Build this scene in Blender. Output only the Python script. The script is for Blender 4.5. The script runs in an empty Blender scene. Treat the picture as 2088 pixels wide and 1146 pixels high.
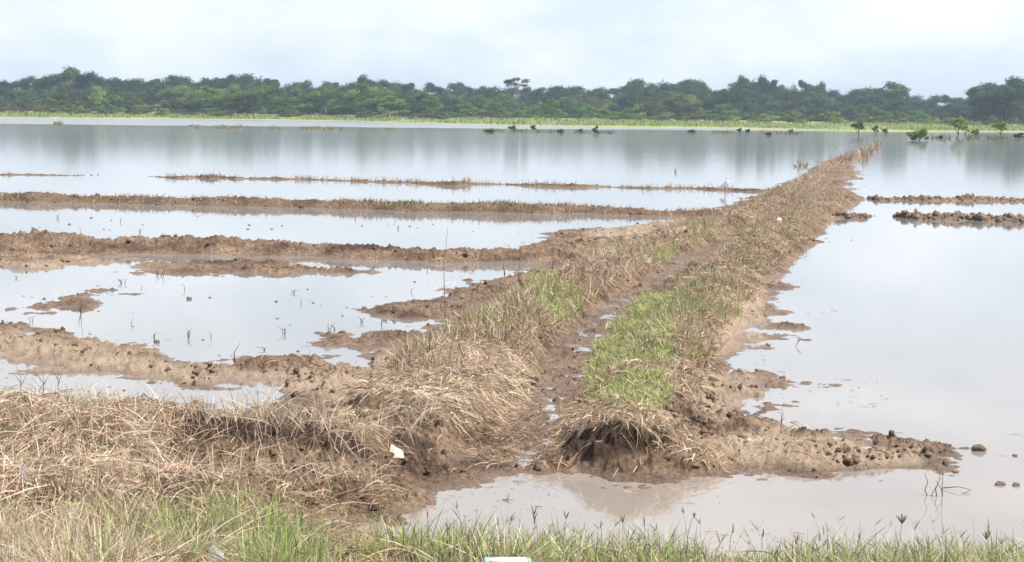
import bpy, math
import numpy as np
from mathutils import Matrix, Vector

S = bpy.context.scene
COL = S.collection
rad = math.radians

# ------------------------------------------------------------------ camera
CAM_H = 2.6
F = 3896.0                       # focal length in pixels of the 2088 px wide photograph
UC, VC = 1044.0, 573.0
PITCH = math.atan((VC - 230.0) / F)
ROLL = rad(0.8)
cam_data = bpy.data.cameras.new("camera")
cam = bpy.data.objects.new("camera", cam_data)
COL.objects.link(cam)
cam_data.sensor_width = 36.0
cam_data.lens = 36.0 * F / 2088.0
cam_data.clip_start = 0.1
cam_data.clip_end = 12000
RM = Matrix.Rotation(math.pi / 2 - PITCH, 3, 'X') @ Matrix.Rotation(ROLL, 3, 'Z')
cam.matrix_world = Matrix.Translation((0, 0, CAM_H)) @ RM.to_4x4()
cam_data.dof.use_dof = True
cam_data.dof.focus_distance = 18.0
cam_data.dof.aperture_fstop = 11.0
S.camera = cam
R = np.array(RM)

# ------------------------------------------------------------------ light, sky, exposure
SUN_EL, SUN_AZ = 57.0, 108.0      # azimuth measured from the view direction (+Y) towards +X
world = bpy.data.worlds.new("World")
S.world = world
world.use_nodes = True
wt = world.node_tree
for n in list(wt.nodes): wt.nodes.remove(n)
def wn(t, **k):
    n = wt.nodes.new(t)
    for a, b in k.items(): setattr(n, a, b)
    return n
w_out = wn('ShaderNodeOutputWorld'); w_bg = wn('ShaderNodeBackground')
sky = wn('ShaderNodeTexSky', sky_type='NISHITA')
sky.sun_disc = False
sky.sun_elevation = rad(SUN_EL); sky.sun_rotation = rad(SUN_AZ)
sky.air_density = 1.0; sky.dust_density = 2.0; sky.ozone_density = 1.2
w_bg.inputs['Strength'].default_value = 0.1
tc = wn('ShaderNodeTexCoord')
mp = wn('ShaderNodeMapping'); mp.inputs['Scale'].default_value = (3.6, 3.6, 8.0)
nz = wn('ShaderNodeTexNoise'); nz.inputs['Scale'].default_value = 2.2; nz.inputs['Detail'].default_value = 7; nz.inputs['Roughness'].default_value = .55
cr = wn('ShaderNodeMapRange'); cr.inputs[1].default_value = .38; cr.inputs[2].default_value = .70
mx = wn('ShaderNodeMix', data_type='RGBA')
tint = wn('ShaderNodeMix', data_type='RGBA', blend_type='MULTIPLY'); tint.inputs[0].default_value = 1
tint.inputs[7].default_value = (0.84, 0.97, 1.12, 1)
cc2 = wn('ShaderNodeMix', data_type='RGBA'); cc2.inputs[6].default_value = (6.35, 7.0, 7.7, 1); cc2.inputs[7].default_value = (8.3, 8.6, 9.0, 1)
mulc = wn('ShaderNodeMath', operation='MULTIPLY'); mulc.inputs[1].default_value = .85
L = wt.links.new
L(tc.outputs['Generated'], mp.inputs[0]); L(mp.outputs[0], nz.inputs['Vector']); L(nz.outputs[0], cr.inputs[0])
sep = wn('ShaderNodeSeparateXYZ'); elv = wn('ShaderNodeMapRange'); elv.inputs[1].default_value = .1; elv.inputs[2].default_value = .5; elv.inputs[3].default_value = 1.0; elv.inputs[4].default_value = .3
L(tc.outputs['Generated'], sep.inputs[0]); L(sep.outputs[2], elv.inputs[0]); L(elv.outputs[0], mulc.inputs[1])
addc = wn('ShaderNodeMapRange'); addc.inputs[3].default_value = .8; addc.inputs[4].default_value = 1.0
L(cr.outputs[0], cc2.inputs[0]); L(cc2.outputs[2], mx.inputs[7]); L(cr.outputs[0], addc.inputs[0]); L(addc.outputs[0], mulc.inputs[0]); L(mulc.outputs[0], mx.inputs[0])
L(sky.outputs[0], tint.inputs[6]); L(tint.outputs[2], mx.inputs[6])
L(mx.outputs[2], w_bg.inputs[0]); L(w_bg.outputs[0], w_out.inputs[0])

sd_ = bpy.data.lights.new("sun", 'SUN'); sun = bpy.data.objects.new("sun", sd_); COL.objects.link(sun)
sd_.energy = 5.0; sd_.angle = rad(0.6); sd_.color = (1.0, 0.95, 0.88)
sdir = Vector((math.sin(rad(SUN_AZ)) * math.cos(rad(SUN_EL)), math.cos(rad(SUN_AZ)) * math.cos(rad(SUN_EL)), math.sin(rad(SUN_EL))))
sun.rotation_euler = sdir.to_track_quat('Z', 'Y').to_euler()
S.view_settings.view_transform = 'Standard'; S.view_settings.look = 'None'
S.view_settings.gamma = 1; S.view_settings.use_curve_mapping = False
S.view_settings.exposure = 0.6

# ------------------------------------------------------------------ helpers
def P(u, v, z=0.0):
    """world point at height z seen at photograph pixel (u, v)"""
    u = np.asarray(u, float); v = np.asarray(v, float)
    c = np.stack([(u - UC) / F, -(v - VC) / F, -np.ones_like(u)], -1)
    d = c @ R.T
    t = (z - CAM_H) / d[..., 2]
    return np.stack([d[..., 0] * t, d[..., 1] * t], -1)
def PIX(x, y, z):
    w = np.stack([x, y, z - CAM_H], -1) @ R
    return UC + F * w[..., 0] / -w[..., 2], VC - F * w[..., 1] / -w[..., 2]

RNG = np.random.default_rng(7)
_T = [np.random.default_rng(100 + i).random((256, 256)) for i in range(8)]
def vn(x, y, s=0):
    T = _T[s % 8]
    ix = np.floor(x).astype(int); iy = np.floor(y).astype(int)
    fx = x - ix; fy = y - iy
    fx = fx * fx * (3 - 2 * fx); fy = fy * fy * (3 - 2 * fy)
    a = T[ix & 255, iy & 255]; b = T[(ix + 1) & 255, iy & 255]
    c = T[ix & 255, (iy + 1) & 255]; d = T[(ix + 1) & 255, (iy + 1) & 255]
    return (a * (1 - fx) + b * fx) * (1 - fy) + (c * (1 - fx) + d * fx) * fy
def fbm(x, y, s=0, o=4, g=.5):
    r = 0; a = 1; t = 0; f = 1.0
    for i in range(o):
        r = r + a * vn(x * f + 17.3 * i + 3.1 * s, y * f - 9.7 * i + 5.7 * s, s + i); t += a; a *= g; f *= 2.03
    return r / t
def lumps(x, y, s=0, o=3):
    r = 0; a = 1; t = 0; f = 1.0
    for i in range(o):
        r = r + a * (1 - np.abs(2 * vn(x * f + 7.3 * i, y * f + 2.7 * i, s + i) - 1)) ** 1.5; t += a; a *= .5; f *= 2.1
    return r / t
def smooth(a, b, x):
    t = np.clip((x - a) / (b - a), 0, 1); return t * t * (3 - 2 * t)

def seg_dist(x, y, pts, vals=None):
    """distance to a polyline; vals interpolated along it"""
    best = np.full(x.shape, 1e9); out = None
    if vals is not None: out = np.zeros(x.shape + (vals.shape[1],))
    for i in range(len(pts) - 1):
        a, b = pts[i], pts[i + 1]; ab = b - a; l2 = max(ab @ ab, 1e-9)
        t = np.clip(((x - a[0]) * ab[0] + (y - a[1]) * ab[1]) / l2, 0, 1)
        d = np.hypot(x - a[0] - t * ab[0], y - a[1] - t * ab[1])
        m = d < best; best = np.where(m, d, best)
        if vals is not None:
            v = vals[i] + t[..., None] * (vals[i + 1] - vals[i]); out[m] = v[m]
    return (best, out) if vals is not None else best
def poly_sd(x, y, pts):
    """signed distance, positive inside"""
    n = len(pts); ins = np.zeros(x.shape, bool); best = np.full(x.shape, 1e9)
    for i in range(n):
        a, b = pts[i], pts[(i + 1) % n]; ab = b - a; l2 = max(ab @ ab, 1e-9)
        t = np.clip(((x - a[0]) * ab[0] + (y - a[1]) * ab[1]) / l2, 0, 1)
        best = np.minimum(best, np.hypot(x - a[0] - t * ab[0], y - a[1] - t * ab[1]))
        c = (a[1] > y) != (b[1] > y)
        xi = (b[0] - a[0]) * (y - a[1]) / ((b[1] - a[1]) if b[1] != a[1] else 1e-9) + a[0]
        ins ^= c & (x < xi)
    return np.where(ins, best, -best)

# ------------------------------------------------------------------ materials
def mat(name):
    m = bpy.data.materials.new(name); m.use_nodes = True; nt = m.node_tree
    for n in list(nt.nodes): nt.nodes.remove(n)
    return m, nt, nt.nodes.new('ShaderNodeOutputMaterial')
def nd(nt, t, ins=None, **k):
    n = nt.nodes.new(t)
    for a, b in k.items(): setattr(n, a, b)
    for a, b in (ins or {}).items():
        if isinstance(b, bpy.types.NodeSocket): nt.links.new(b, n.inputs[a])
        else: n.inputs[a].default_value = b
    return n
def rgb(r, g, b): return (r, g, b, 1)

def mat_ground():
    m, nt, out = mat("mud")
    geo = nd(nt, 'ShaderNodeNewGeometry'); at = nd(nt, 'ShaderNodeAttribute', attribute_name='Mask')
    sx = nd(nt, 'ShaderNodeSeparateColor', {0: at.outputs['Color']})
    n1 = nd(nt, 'ShaderNodeTexNoise', {'Vector': geo.outputs['Position'], 'Scale': 1.3, 'Detail': 8, 'Roughness': .65})
    n2 = nd(nt, 'ShaderNodeTexNoise', {'Vector': geo.outputs['Position'], 'Scale': 22, 'Detail': 5, 'Roughness': .7})
    c1 = nd(nt, 'ShaderNodeValToRGB', {0: n1.outputs[0]})
    e = c1.color_ramp.elements; e[0].position = .36; e[0].color = rgb(.105, .062, .038); e[1].position = .68; e[1].color = rgb(.385, .275, .185)
    k = e.new(.5); k.color = rgb(.25, .165, .105)
    c2 = nd(nt, 'ShaderNodeValToRGB', {0: n2.outputs[0]})
    e = c2.color_ramp.elements; e[0].position = .36; e[0].color = rgb(.30, .27, .24); e[1].position = .68; e[1].color = rgb(1.2, 1.2, 1.2)
    mul = nd(nt, 'ShaderNodeMix', {0: 1.0, 6: c1.outputs[0], 7: c2.outputs[0]}, data_type='RGBA', blend_type='MULTIPLY')
    pale = nd(nt, 'ShaderNodeMix', {0: sx.outputs[0], 6: mul.outputs[2], 7: rgb(.43, .325, .228)}, data_type='RGBA')
    green = nd(nt, 'ShaderNodeMix', {0: sx.outputs[1], 6: pale.outputs[2], 7: rgb(.15, .17, .055)}, data_type='RGBA')
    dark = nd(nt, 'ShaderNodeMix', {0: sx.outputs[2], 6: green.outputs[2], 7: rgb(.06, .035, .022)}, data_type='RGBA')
    sp = nd(nt, 'ShaderNodeSeparateXYZ', {0: geo.outputs['Position']})
    wet = nd(nt, 'ShaderNodeMapRange', {0: sp.outputs[2], 1: .0, 2: .045, 3: 1.0, 4: 0.0})
    wc = nd(nt, 'ShaderNodeMix', {0: nd(nt, 'ShaderNodeMath', {0: wet.outputs[0], 1: .55}, operation='MULTIPLY').outputs[0], 6: dark.outputs[2], 7: rgb(.20, .135, .09)}, data_type='RGBA')
    ro = nd(nt, 'ShaderNodeMapRange', {0: wet.outputs[0], 1: 0, 2: 1, 3: .9, 4: .42})
    bp = nd(nt, 'ShaderNodeBump', {'Height': n2.outputs[0], 'Strength': 1.0, 'Distance': .05})
    b = nd(nt, 'ShaderNodeBsdfPrincipled', {'Base Color': wc.outputs[2], 'Roughness': ro.outputs[0], 'Normal': bp.outputs[0]})
    b.inputs['Specular IOR Level'].default_value = .3
    nt.links.new(b.outputs[0], out.inputs[0]); return m

def mat_water():
    m, nt, out = mat("muddy_water")
    geo = nd(nt, 'ShaderNodeNewGeometry'); sp = nd(nt, 'ShaderNodeSeparateXYZ', {0: geo.outputs['Position']})
    # muddy body colour, silt drifts
    n0 = nd(nt, 'ShaderNodeTexNoise', {'Vector': geo.outputs['Position'], 'Scale': .25, 'Detail': 4})
    c0 = nd(nt, 'ShaderNodeValToRGB', {0: n0.outputs[0]})
    e = c0.color_ramp.elements; e[0].position = .35; e[0].color = rgb(.235, .195, .16); e[1].position = .7; e[1].color = rgb(.31, .265, .225)
    silt = nd(nt, 'ShaderNodeMapRange', {0: sp.outputs[1], 1: 12.5, 2: 26, 3: 0, 4: 1})
    c0 = nd(nt, 'ShaderNodeMix', {0: silt.outputs[0], 6: c0.outputs[0], 7: rgb(.20, .20, .195)}, data_type='RGBA')
    # ruffled band near the far shore: y - 0.36 x > ~300
    lin = nd(nt, 'ShaderNodeMath', {0: sp.outputs[0], 1: -.62, 2: sp.outputs[1]}, operation='MULTIPLY_ADD')
    nb = nd(nt, 'ShaderNodeTexNoise', {'Vector': geo.outputs['Position'], 'Scale': .03, 'Detail': 3})
    lin2 = nd(nt, 'ShaderNodeMath', {0: nb.outputs[0], 1: 40.0, 2: lin.outputs[0]}, operation='MULTIPLY_ADD')
    band = nd(nt, 'ShaderNodeMapRange', {0: lin2.outputs[0], 1: 335, 2: 350, 3: 0, 4: 1})
    far = nd(nt, 'ShaderNodeMapRange', {0: sp.outputs[1], 1: 15, 2: 220, 3: .035, 4: .075})
    ro = nd(nt, 'ShaderNodeMix', {0: band.outputs[0], 2: far.outputs[0], 3: .27})
    mpn = nd(nt, 'ShaderNodeMapping', {0: geo.outputs['Position'], 'Scale': (.5, 1.6, 1)})
    n1 = nd(nt, 'ShaderNodeTexNoise', {'Vector': mpn.outputs[0], 'Scale': 1.6, 'Detail': 3})
    bs = nd(nt, 'ShaderNodeMapRange', {0: sp.outputs[1], 1: 10, 2: 120, 3: .012, 4: .05})
    bp = nd(nt, 'ShaderNodeBump', {'Height': n1.outputs[0], 'Strength': bs.outputs[0], 'Distance': .05})
    b = nd(nt, 'ShaderNodeBsdfPrincipled', {'Base Color': c0.outputs[2], 'Roughness': ro.outputs[0], 'Normal': bp.outputs[0], 'IOR': 1.333})
    nt.links.new(b.outputs[0], out.inputs[0]); return m

def mat_blade(name, rough=.6, trans=.35, spec=.25):
    m, nt, out = mat(name)
    at = nd(nt, 'ShaderNodeAttribute', attribute_name='Col')
    d = nd(nt, 'ShaderNodeBsdfPrincipled', {'Base Color': at.outputs['Color'], 'Roughness': rough})
    d.inputs['Specular IOR Level'].default_value = spec
    t = nd(nt, 'ShaderNodeBsdfTranslucent', {'Color': at.outputs['Color']})
    mx = nd(nt, 'ShaderNodeMixShader', {0: trans, 1: d.outputs[0], 2: t.outputs[0]})
    nt.links.new(mx.outputs[0], out.inputs[0]); return m

def mat_simple(name, c, rough=.7, c2=None, scale=8, bump=.3, dist=.02, spec=.4):
    m, nt, out = mat(name)
    tco = nd(nt, 'ShaderNodeTexCoord')
    n = nd(nt, 'ShaderNodeTexNoise', {'Vector': tco.outputs['Object'], 'Scale': scale, 'Detail': 5})
    cc = nd(nt, 'ShaderNodeValToRGB', {0: n.outputs[0]})
    e = cc.color_ramp.elements; e[0].position = .3; e[0].color = rgb(*(c2 or [x * .6 for x in c])); e[1].position = .7; e[1].color = rgb(*c)
    bp = nd(nt, 'ShaderNodeBump', {'Height': n.outputs[0], 'Strength': bump, 'Distance': dist})
    b = nd(nt, 'ShaderNodeBsdfPrincipled', {'Base Color': cc.outputs[0], 'Roughness': rough, 'Normal': bp.outputs[0]})
    b.inputs['Specular IOR Level'].default_value = spec
    nt.links.new(b.outputs[0], out.inputs[0]); return m

def mat_leaves(name, a, b_, trans=.25):
    """foliage: per-object hue shift plus per-leaf variation stored in Col"""
    m, nt, out = mat(name)
    at = nd(nt, 'ShaderNodeAttribute', attribute_name='Col'); oi = nd(nt, 'ShaderNodeObjectInfo')
    mix = nd(nt, 'ShaderNodeMix', {0: oi.outputs['Random'], 6: rgb(*a), 7: rgb(*b_)}, data_type='RGBA')
    mul = nd(nt, 'ShaderNodeMix', {0: 1.0, 6: mix.outputs[2], 7: at.outputs['Color']}, data_type='RGBA', blend_type='MULTIPLY')
    d = nd(nt, 'ShaderNodeBsdfDiffuse', {0: mul.outputs[2]}); t = nd(nt, 'ShaderNodeBsdfTranslucent', {0: mul.outputs[2]})
    mx = nd(nt, 'ShaderNodeMixShader', {0: trans, 1: d.outputs[0], 2: t.outputs[0]})
    nt.links.new(mx.outputs[0], out.inputs[0]); return m

M_GROUND = mat_ground(); M_WATER = mat_water()
M_STRAW = mat_blade("dry_straw"); M_GRASS = mat_blade("green_grass", .5, .4)
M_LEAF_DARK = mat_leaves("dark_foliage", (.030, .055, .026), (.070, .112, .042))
M_LEAF_MID = mat_leaves("mid_foliage", (.085, .150, .032), (.135, .210, .050))
M_LEAF_PALE = mat_leaves("pale_foliage", (.15, .19, .07), (.20, .24, .08))
M_LEAF_LIME = mat_leaves("lime_foliage", (.22, .30, .06), (.25, .33, .07), .4)
M_LEAF_OLIVE = mat_leaves("olive_foliage", (.10, .12, .05), (.12, .14, .05), .3)
M_BARK = mat_simple("bark", (.20, .15, .11), .9)
M_CLOD = mat_simple("clod_mud", (.30, .22, .16), .85, (.15, .10, .07), 30, .8)
M_STEM = mat_simple("dry_stem", (.22, .15, .10), .8)
M_WHITE = mat_simple("white_plastic", (.54, .49, .39), .7, (.34, .29, .22), 18, .3)
M_CREAM = mat_simple("cream_plastic", (.60, .52, .37), .7, (.45, .37, .25), 12, .2)
M_TEAL = mat_simple("teal_print", (.20, .62, .52), .4, (.25, .66, .56), 6, .1)
M_BLUEGREY = mat_simple("blue_grey_plastic", (.30, .37, .46), .4, (.18, .23, .30), 15, .3)
M_GREYCLOTH = mat_simple("grey_cloth", (.30, .25, .24), .9, (.2, .16, .15), 25, .5)
M_FEATHER = mat_simple("white_feathers", (.93, .93, .91), .7, (.88, .88, .86), 40, .2, .004)
M_BILL = mat_simple("yellow_bill", (.75, .50, .10), .5)
M_LEG = mat_simple("dark_leg", (.10, .09, .06), .6)

# ------------------------------------------------------------------ mesh and object helpers
def mesh_obj(name, V, Fq, material=None, parent=None, smooth_=False, col=None, attr='Col', nverts=4):
    """V (n,3); Fq (m,k) int array, all faces with k corners (or a list of such arrays)"""
    me = bpy.data.meshes.new(name)
    V = np.asarray(V, np.float32)
    arrs = Fq if (isinstance(Fq, list) and isinstance(Fq[0], np.ndarray)) else [np.asarray(Fq)]
    arrs = [a for a in arrs if len(a)]
    me.vertices.add(len(V)); me.vertices.foreach_set('co', V.ravel())
    nl = sum(a.size for a in arrs); npoly = sum(len(a) for a in arrs)
    me.loops.add(nl); me.loops.foreach_set('vertex_index', np.concatenate([a.ravel() for a in arrs]).astype(np.int32))
    tot = np.concatenate([np.full(len(a), a.shape[1]) for a in arrs]); st = np.concatenate([[0], np.cumsum(tot)[:-1]])
    me.polygons.add(npoly); me.polygons.foreach_set('loop_start', st.astype(np.int32)); me.polygons.foreach_set('loop_total', tot.astype(np.int32))
    if smooth_: me.polygons.foreach_set('use_smooth', np.ones(npoly, bool))
    me.update(calc_edges=True)
    if col is not None:
        a = me.color_attributes.new(attr, 'FLOAT_COLOR', 'POINT')
        c = np.ones((len(V), 4), np.float32); c[:, :col.shape[1]] = col
        a.data.foreach_set('color', c.ravel())
    if material: me.materials.append(material)
    o = bpy.data.objects.new(name, me); COL.objects.link(o)
    if parent: o.parent = parent
    return o
def tag(o, label=None, cat=None, group=None, kind=None):
    for k, v in (('label', label), ('category', cat), ('group', group), ('kind', kind)):
        if v: o[k] = v
    return o
def empty(name, loc, rz=0, **k):
    o = bpy.data.objects.new(name, None); COL.objects.link(o); o.location = loc; o.rotation_euler = (0, 0, rz); o.empty_display_size = .1
    return tag(o, **k)
class MB:
    """collects tubes, blobs and quads and builds ONE mesh"""
    def __init__(s): s.v = []; s.q = []; s.n = 0; s.c = []
    def add(s, V, Q, c=None):
        V = np.asarray(V, float); s.v.append(V); s.q.append(np.asarray(Q) + s.n); s.n += len(V)
        s.c.append(np.tile(c if c is not None else (1, 1, 1), (len(V), 1)))
    def tube(s, pts, radii, k=6, c=None):
        pts = np.asarray(pts, float); radii = np.broadcast_to(radii, (len(pts),))
        V = []
        for i, p in enumerate(pts):
            d = pts[min(i + 1, len(pts) - 1)] - pts[max(i - 1, 0)]; d = d / (np.linalg.norm(d) + 1e-9)
            a = np.cross(d, (0.3, 1, .2)); a /= np.linalg.norm(a) + 1e-9; b = np.cross(d, a)
            th = np.arange(k) * 2 * math.pi / k
            V.append(p + radii[i] * (np.cos(th)[:, None] * a + np.sin(th)[:, None] * b))
        V = np.concatenate(V + [pts[:1], pts[-1:]]); Q = []
        n = len(pts)
        for i in range(n - 1):
            for j in range(k):
                Q.append((i * k + j, i * k + (j + 1) % k, (i + 1) * k + (j + 1) % k, (i + 1) * k + j))
        for j in range(k):
            Q.append((n * k, (j + 1) % k, j, j)); Q.append((n * k + 1, (n - 1) * k + j, (n - 1) * k + (j + 1) % k, (n - 1) * k + (j + 1) % k))
        s.add(V, Q, c)
    def blob(s, c0, r, seed=0, rough=.25, nu=14, nv=10, c=None):
        rg = np.random.default_rng(seed); off = rg.random(3) * 50
        th = np.arange(nu) * 2 * math.pi / nu; V = []
        for j in range(nv + 1):
            ph = math.pi * j / nv
            for t in th: V.append((math.sin(ph) * math.cos(t), math.sin(ph) * math.sin(t), math.cos(ph)))
        V = np.array(V)
        nn = vn(V[:, 0] * 1.9 + off[0] + V[:, 2], V[:, 1] * 1.9 + off[1] - V[:, 2], seed) + .5 * vn(V[:, 0] * 4.3 + off[1] + 2 * V[:, 2], V[:, 1] * 4.3 + off[2] - V[:, 2], seed + 1) - .75
        V = V * (1 + rough * 2.6 * nn)[:, None] * np.asarray(r) + np.asarray(c0)
        Q = [(j * nu + i, (j + 1) * nu + i, (j + 1) * nu + (i + 1) % nu, j * nu + (i + 1) % nu) for j in range(nv) for i in range(nu)]
        s.add(V, Q, c)
    def build(s, name, m, parent=None, smooth_=True):
        V = np.concatenate(s.v); Q = np.concatenate(s.q)
        tri = (Q[:, 2] == Q[:, 3]); 
        return mesh_obj(name, V, [Q[~tri], Q[tri][:, :3]], m, parent, smooth_, np.concatenate(s.c))
def copy_tree(o, parent=None):
    c = o.copy(); COL.objects.link(c)
    if parent: c.parent = parent
    for ch in list(o.children): copy_tree(ch, c)
    return c

# ------------------------------------------------------------------ terrain
def px(pts, z=0.0):
    a = np.array(pts, float); return P(a[:, 0], a[:, 1], z)
LAND = [px(p) for p in [
    [(1738, 312), (1690, 331), (1640, 365), (1590, 393), (1480, 425), (1430, 447), (1340, 457), (1180, 475), (1120, 495), (1100, 510), (1110, 535), (1095, 550),
     (1010, 575), (935, 595), (950, 612), (975, 628), (900, 622), (800, 634), (795, 645), (830, 655), (900, 660), (895, 672), (780, 678),
     (700, 685), (665, 693), (670, 705), (760, 708), (830, 704), (842, 722), (770, 738), (745, 748), (840, 752), (700, 758), (640, 735), (560, 735), (470, 742), (360, 745), (330, 728), (240, 702), (160, 690),
     (100, 678), (0, 668), (-500, 655), (-500, 730), (0, 728), (60, 745), (150, 758), (330, 768), (470, 785), (560, 783), (680, 796),
     (690, 822), (640, 838), (450, 840), (280, 826), (100, 812), (0, 808), (-500, 800), (-600, 1900), (2700, 1900), (2700, 1200), (2088, 1176), (1500, 1158), (1100, 1152), (900, 1146),
     (800, 1130), (700, 1100), (600, 1080), (580, 1064), (620, 1052), (750, 1052), (860, 1032), (850, 1004), (880, 985), (960, 965), (1000, 950), (1150, 968),
     (1300, 968), (1500, 950), (1650, 948), (1780, 948), (1820, 942), (1830, 936), (1890, 922), (1890, 912), (1830, 908), (1700, 889), (1600, 876),
     (1490, 852), (1500, 840), (1570, 805), (1565, 772), (1440, 762), (1385, 752), (1400, 725), (1450, 708), (1540, 690), (1540, 682), (1450, 672),
     (1560, 652), (1560, 640), (1520, 610), (1560, 590), (1570, 580), (1530, 572), (1545, 545), (1570, 505), (1615, 490), (1625, 457),
     (1650, 445), (1690, 420), (1720, 390), (1728, 345), (1745, 316)],
    [(-500, 515), (-500, 548), (0, 540), (60, 548), (110, 536), (170, 525), (220, 515)],
    [(285, 556), (340, 536), (480, 528), (660, 530), (545, 540), (680, 554), (600, 560), (330, 561)],
    [(72, 630), (110, 618), (150, 615), (138, 632), (90, 635)],
    [(145, 608), (185, 592), (238, 588), (238, 599), (170, 605)],
    [(260, 524), (235, 532), (170, 538), (175, 531)],
]]
def ridge(pts):
    a = np.array(pts, float)
    w = np.stack([P(a[i:i + 1, 0], a[i:i + 1, 1], a[i, 2])[0] for i in range(len(a))]); return w, a[:, 2:4]
RIDGES = {
 'left_long': ridge([(1738, 314, .06, .6), (1705, 330, .12, .8), (1622, 380, .28, .8), (1522, 430, .3, .8), (1402, 468, .32, .8), (1300, 498, .33, .8), (1200, 540, .36, .8),
    (1110, 590, .38, .8), (1040, 640, .36, .8), (980, 700, .34, .85), (910, 750, .34, .9), (850, 820, .32, .8), (740, 845, .32, .8)]),
 'right_long': ridge([(1712, 385, .3, .7), (1645, 420, .3, .7), (1565, 475, .3, .7), (1485, 530, .3, .65), (1425, 590, .3, .62), (1372, 650, .3, .6), (1320, 720, .3, .6), (1300, 780, .32, .6), (1310, 835, .38, .5), (1250, 842, .40, .42), (1185, 860, .30, .38)]),
 'near_left': ridge([(-500, 815, .46, .95), (0, 821, .46, .95), (200, 825, .46, .95), (350, 838, .38, .85), (480, 855, .32, .75), (620, 854, .38, .7), (700, 868, .34, .7), (800, 880, .26, .7)]),
 'near_left_apron': ridge([(-500, 950, .26, .9), (0, 960, .26, .9), (300, 975, .22, .8), (550, 985, .16, .7), (700, 985, .12, .5)]),
 'spit': ridge([(1350, 872, .28, .5), (1420, 892, .17, .5), (1500, 905, .11, .5), (1700, 922, .07, .45), (1850, 932, .04, .3)]),
 'cross': ridge([(-500, 482, .22, 1.15), (0, 486, .22, 1.15), (120, 476, .27, 1.1), (200, 489, .2, 1.05), (330, 482, .23, 1.2), (480, 488, .22, 1.1), (650, 494, .2, .95), (760, 501, .2, .8), (900, 507, .2, .75), (1100, 509, .18, .7), (1220, 500, .12, .6)]),
}
CHAN = px([(1705, 345), (1625, 420), (1500, 487), (1405, 530), (1335, 572), (1245, 632), (1180, 692), (1140, 755), (1105, 820), (1070, 880), (1010, 935), (960, 955)])
BANKF = px([(-600, 1300), (200, 1260), (1000, 1300), (2700, 1340)])

def terrain(x, y):
    d = np.hypot(x, y)
    w1 = fbm(x * 1.7, y * 1.7, 1, 4) - .5; w2 = fbm(x * .6, y * .6, 3, 3) - .5
    sd = np.full(x.shape, -1e9)
    for i, p in enumerate(LAND): sd = np.maximum(sd, poly_sd(x, y, p) - (.22 if i > 2 else 0))
    sdn = sd + (w1 * .6 + (fbm(x * .9, y * .5, 5, 3) - .5) * .7) * np.clip(d / 18, .6, 1.6) 
    flat = np.where(sdn > 0, .010 + .04 * (1 - np.exp(-np.maximum(sdn, 0) / .7)), np.maximum(np.where(sdn > -.7, .01 + sdn * .045, sdn * .3 + .19), -.3))
    z = flat + (fbm(x * 3.1, y * 2.2, 2, 4) - .5) * .11 * smooth(-.8, .1, sdn)
    comp = np.zeros(x.shape, int)
    best = np.zeros(x.shape)
    for i, (k, (pts, hv)) in enumerate(RIDGES.items()):
        dd, hw = seg_dist(x + w2 * .5, y + w1 * .5, pts, hv)
        H = hw[..., 0] * (.86 + .5 * w2 + .35 * w1); W = hw[..., 1]
        r = (H + .1) * np.exp(-(dd / W) ** 2 * 1.15) - .1
        comp = np.where((r > best + .03), i + 1, comp); best = np.maximum(best, r)
        k_ = .06; h = np.clip(.5 + .5 * (r - z) / k_, 0, 1)
        z = z * (1 - h) + r * h + k_ * h * (1 - h)
    # irrigation channel between the two long bunds
    dc = seg_dist(x + w1 * .4, y, CHAN)
    cw = smooth(.50, .16, dc) * smooth(60, 36, y)
    z = z * (1 - cw) + (.004 + (fbm(x * 4, y * 4, 5, 3) - .5) * .05) * cw
    # roadside bank under the foreground grass
    db = y + .03 * x
    z = z + .2 * smooth(11.3, 9.0, db + w1 * .6)
    lm = lumps(x * 3.3, y * 3.3, 4, 3)
    rough = smooth(-.05, .25, z) * .8 + .25 * smooth(-.02, .03, z)
    z = z + (lumps(x * 9, y * 9, 2, 3) - .45) * .055 * smooth(-.02, .1, z) * (1 - .6 * cw)
    z = z + (lm - .45) * .12 * rough * (1 - .75 * cw)
    z = z + (lumps(x * 17, y * 17, 5, 2) - .5) * .03 * smooth(.0, .08, z)
    z = z + (fbm(x * 14, y * 14, 6, 3) - .5) * .075 * smooth(-.03, .05, z)
    # isolated clods on the flats
    cl = smooth(.60, .70, fbm(x * 6.5, y * 6.5, 0, 3)) * .045 * smooth(-.25, .1, sdn) * (.3 + fbm(x * 2, y * 2, 1, 2))
    z = z + cl
    # undercut hollows in the broken bund ends
    for (u, v, r0, dp) in [(1165, 912, .16, .34), (1212, 915, .15, .30), (1475, 905, .0, 0), (700, 905, .22, .22), (620, 872, .12, .3), (640, 885, .14, .3), (860, 905, .14, .16)]:
        if r0 <= 0: continue
        c = P(u, v, .05); q = np.hypot((x - c[0]), (y - c[1]) * .75)
        z = z - dp * smooth(r0 * 1.25, r0 * .7, q) * smooth(.02, .2, z)
    return z, sdn, comp, cw
def ray_hit(u, v):
    """first point of the terrain (or water) seen through a photograph pixel"""
    g = P(u, v, 0.0); t = np.linspace(.72, 1.0, 500); x = g[0] * t; y = g[1] * t
    zr = CAM_H * (1 - t); zt = np.maximum(terrain(x, y)[0], 0); i = int(np.argmax(zt >= zr - 1e-4))
    return np.array([x[i], y[i], zt[i]])

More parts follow.
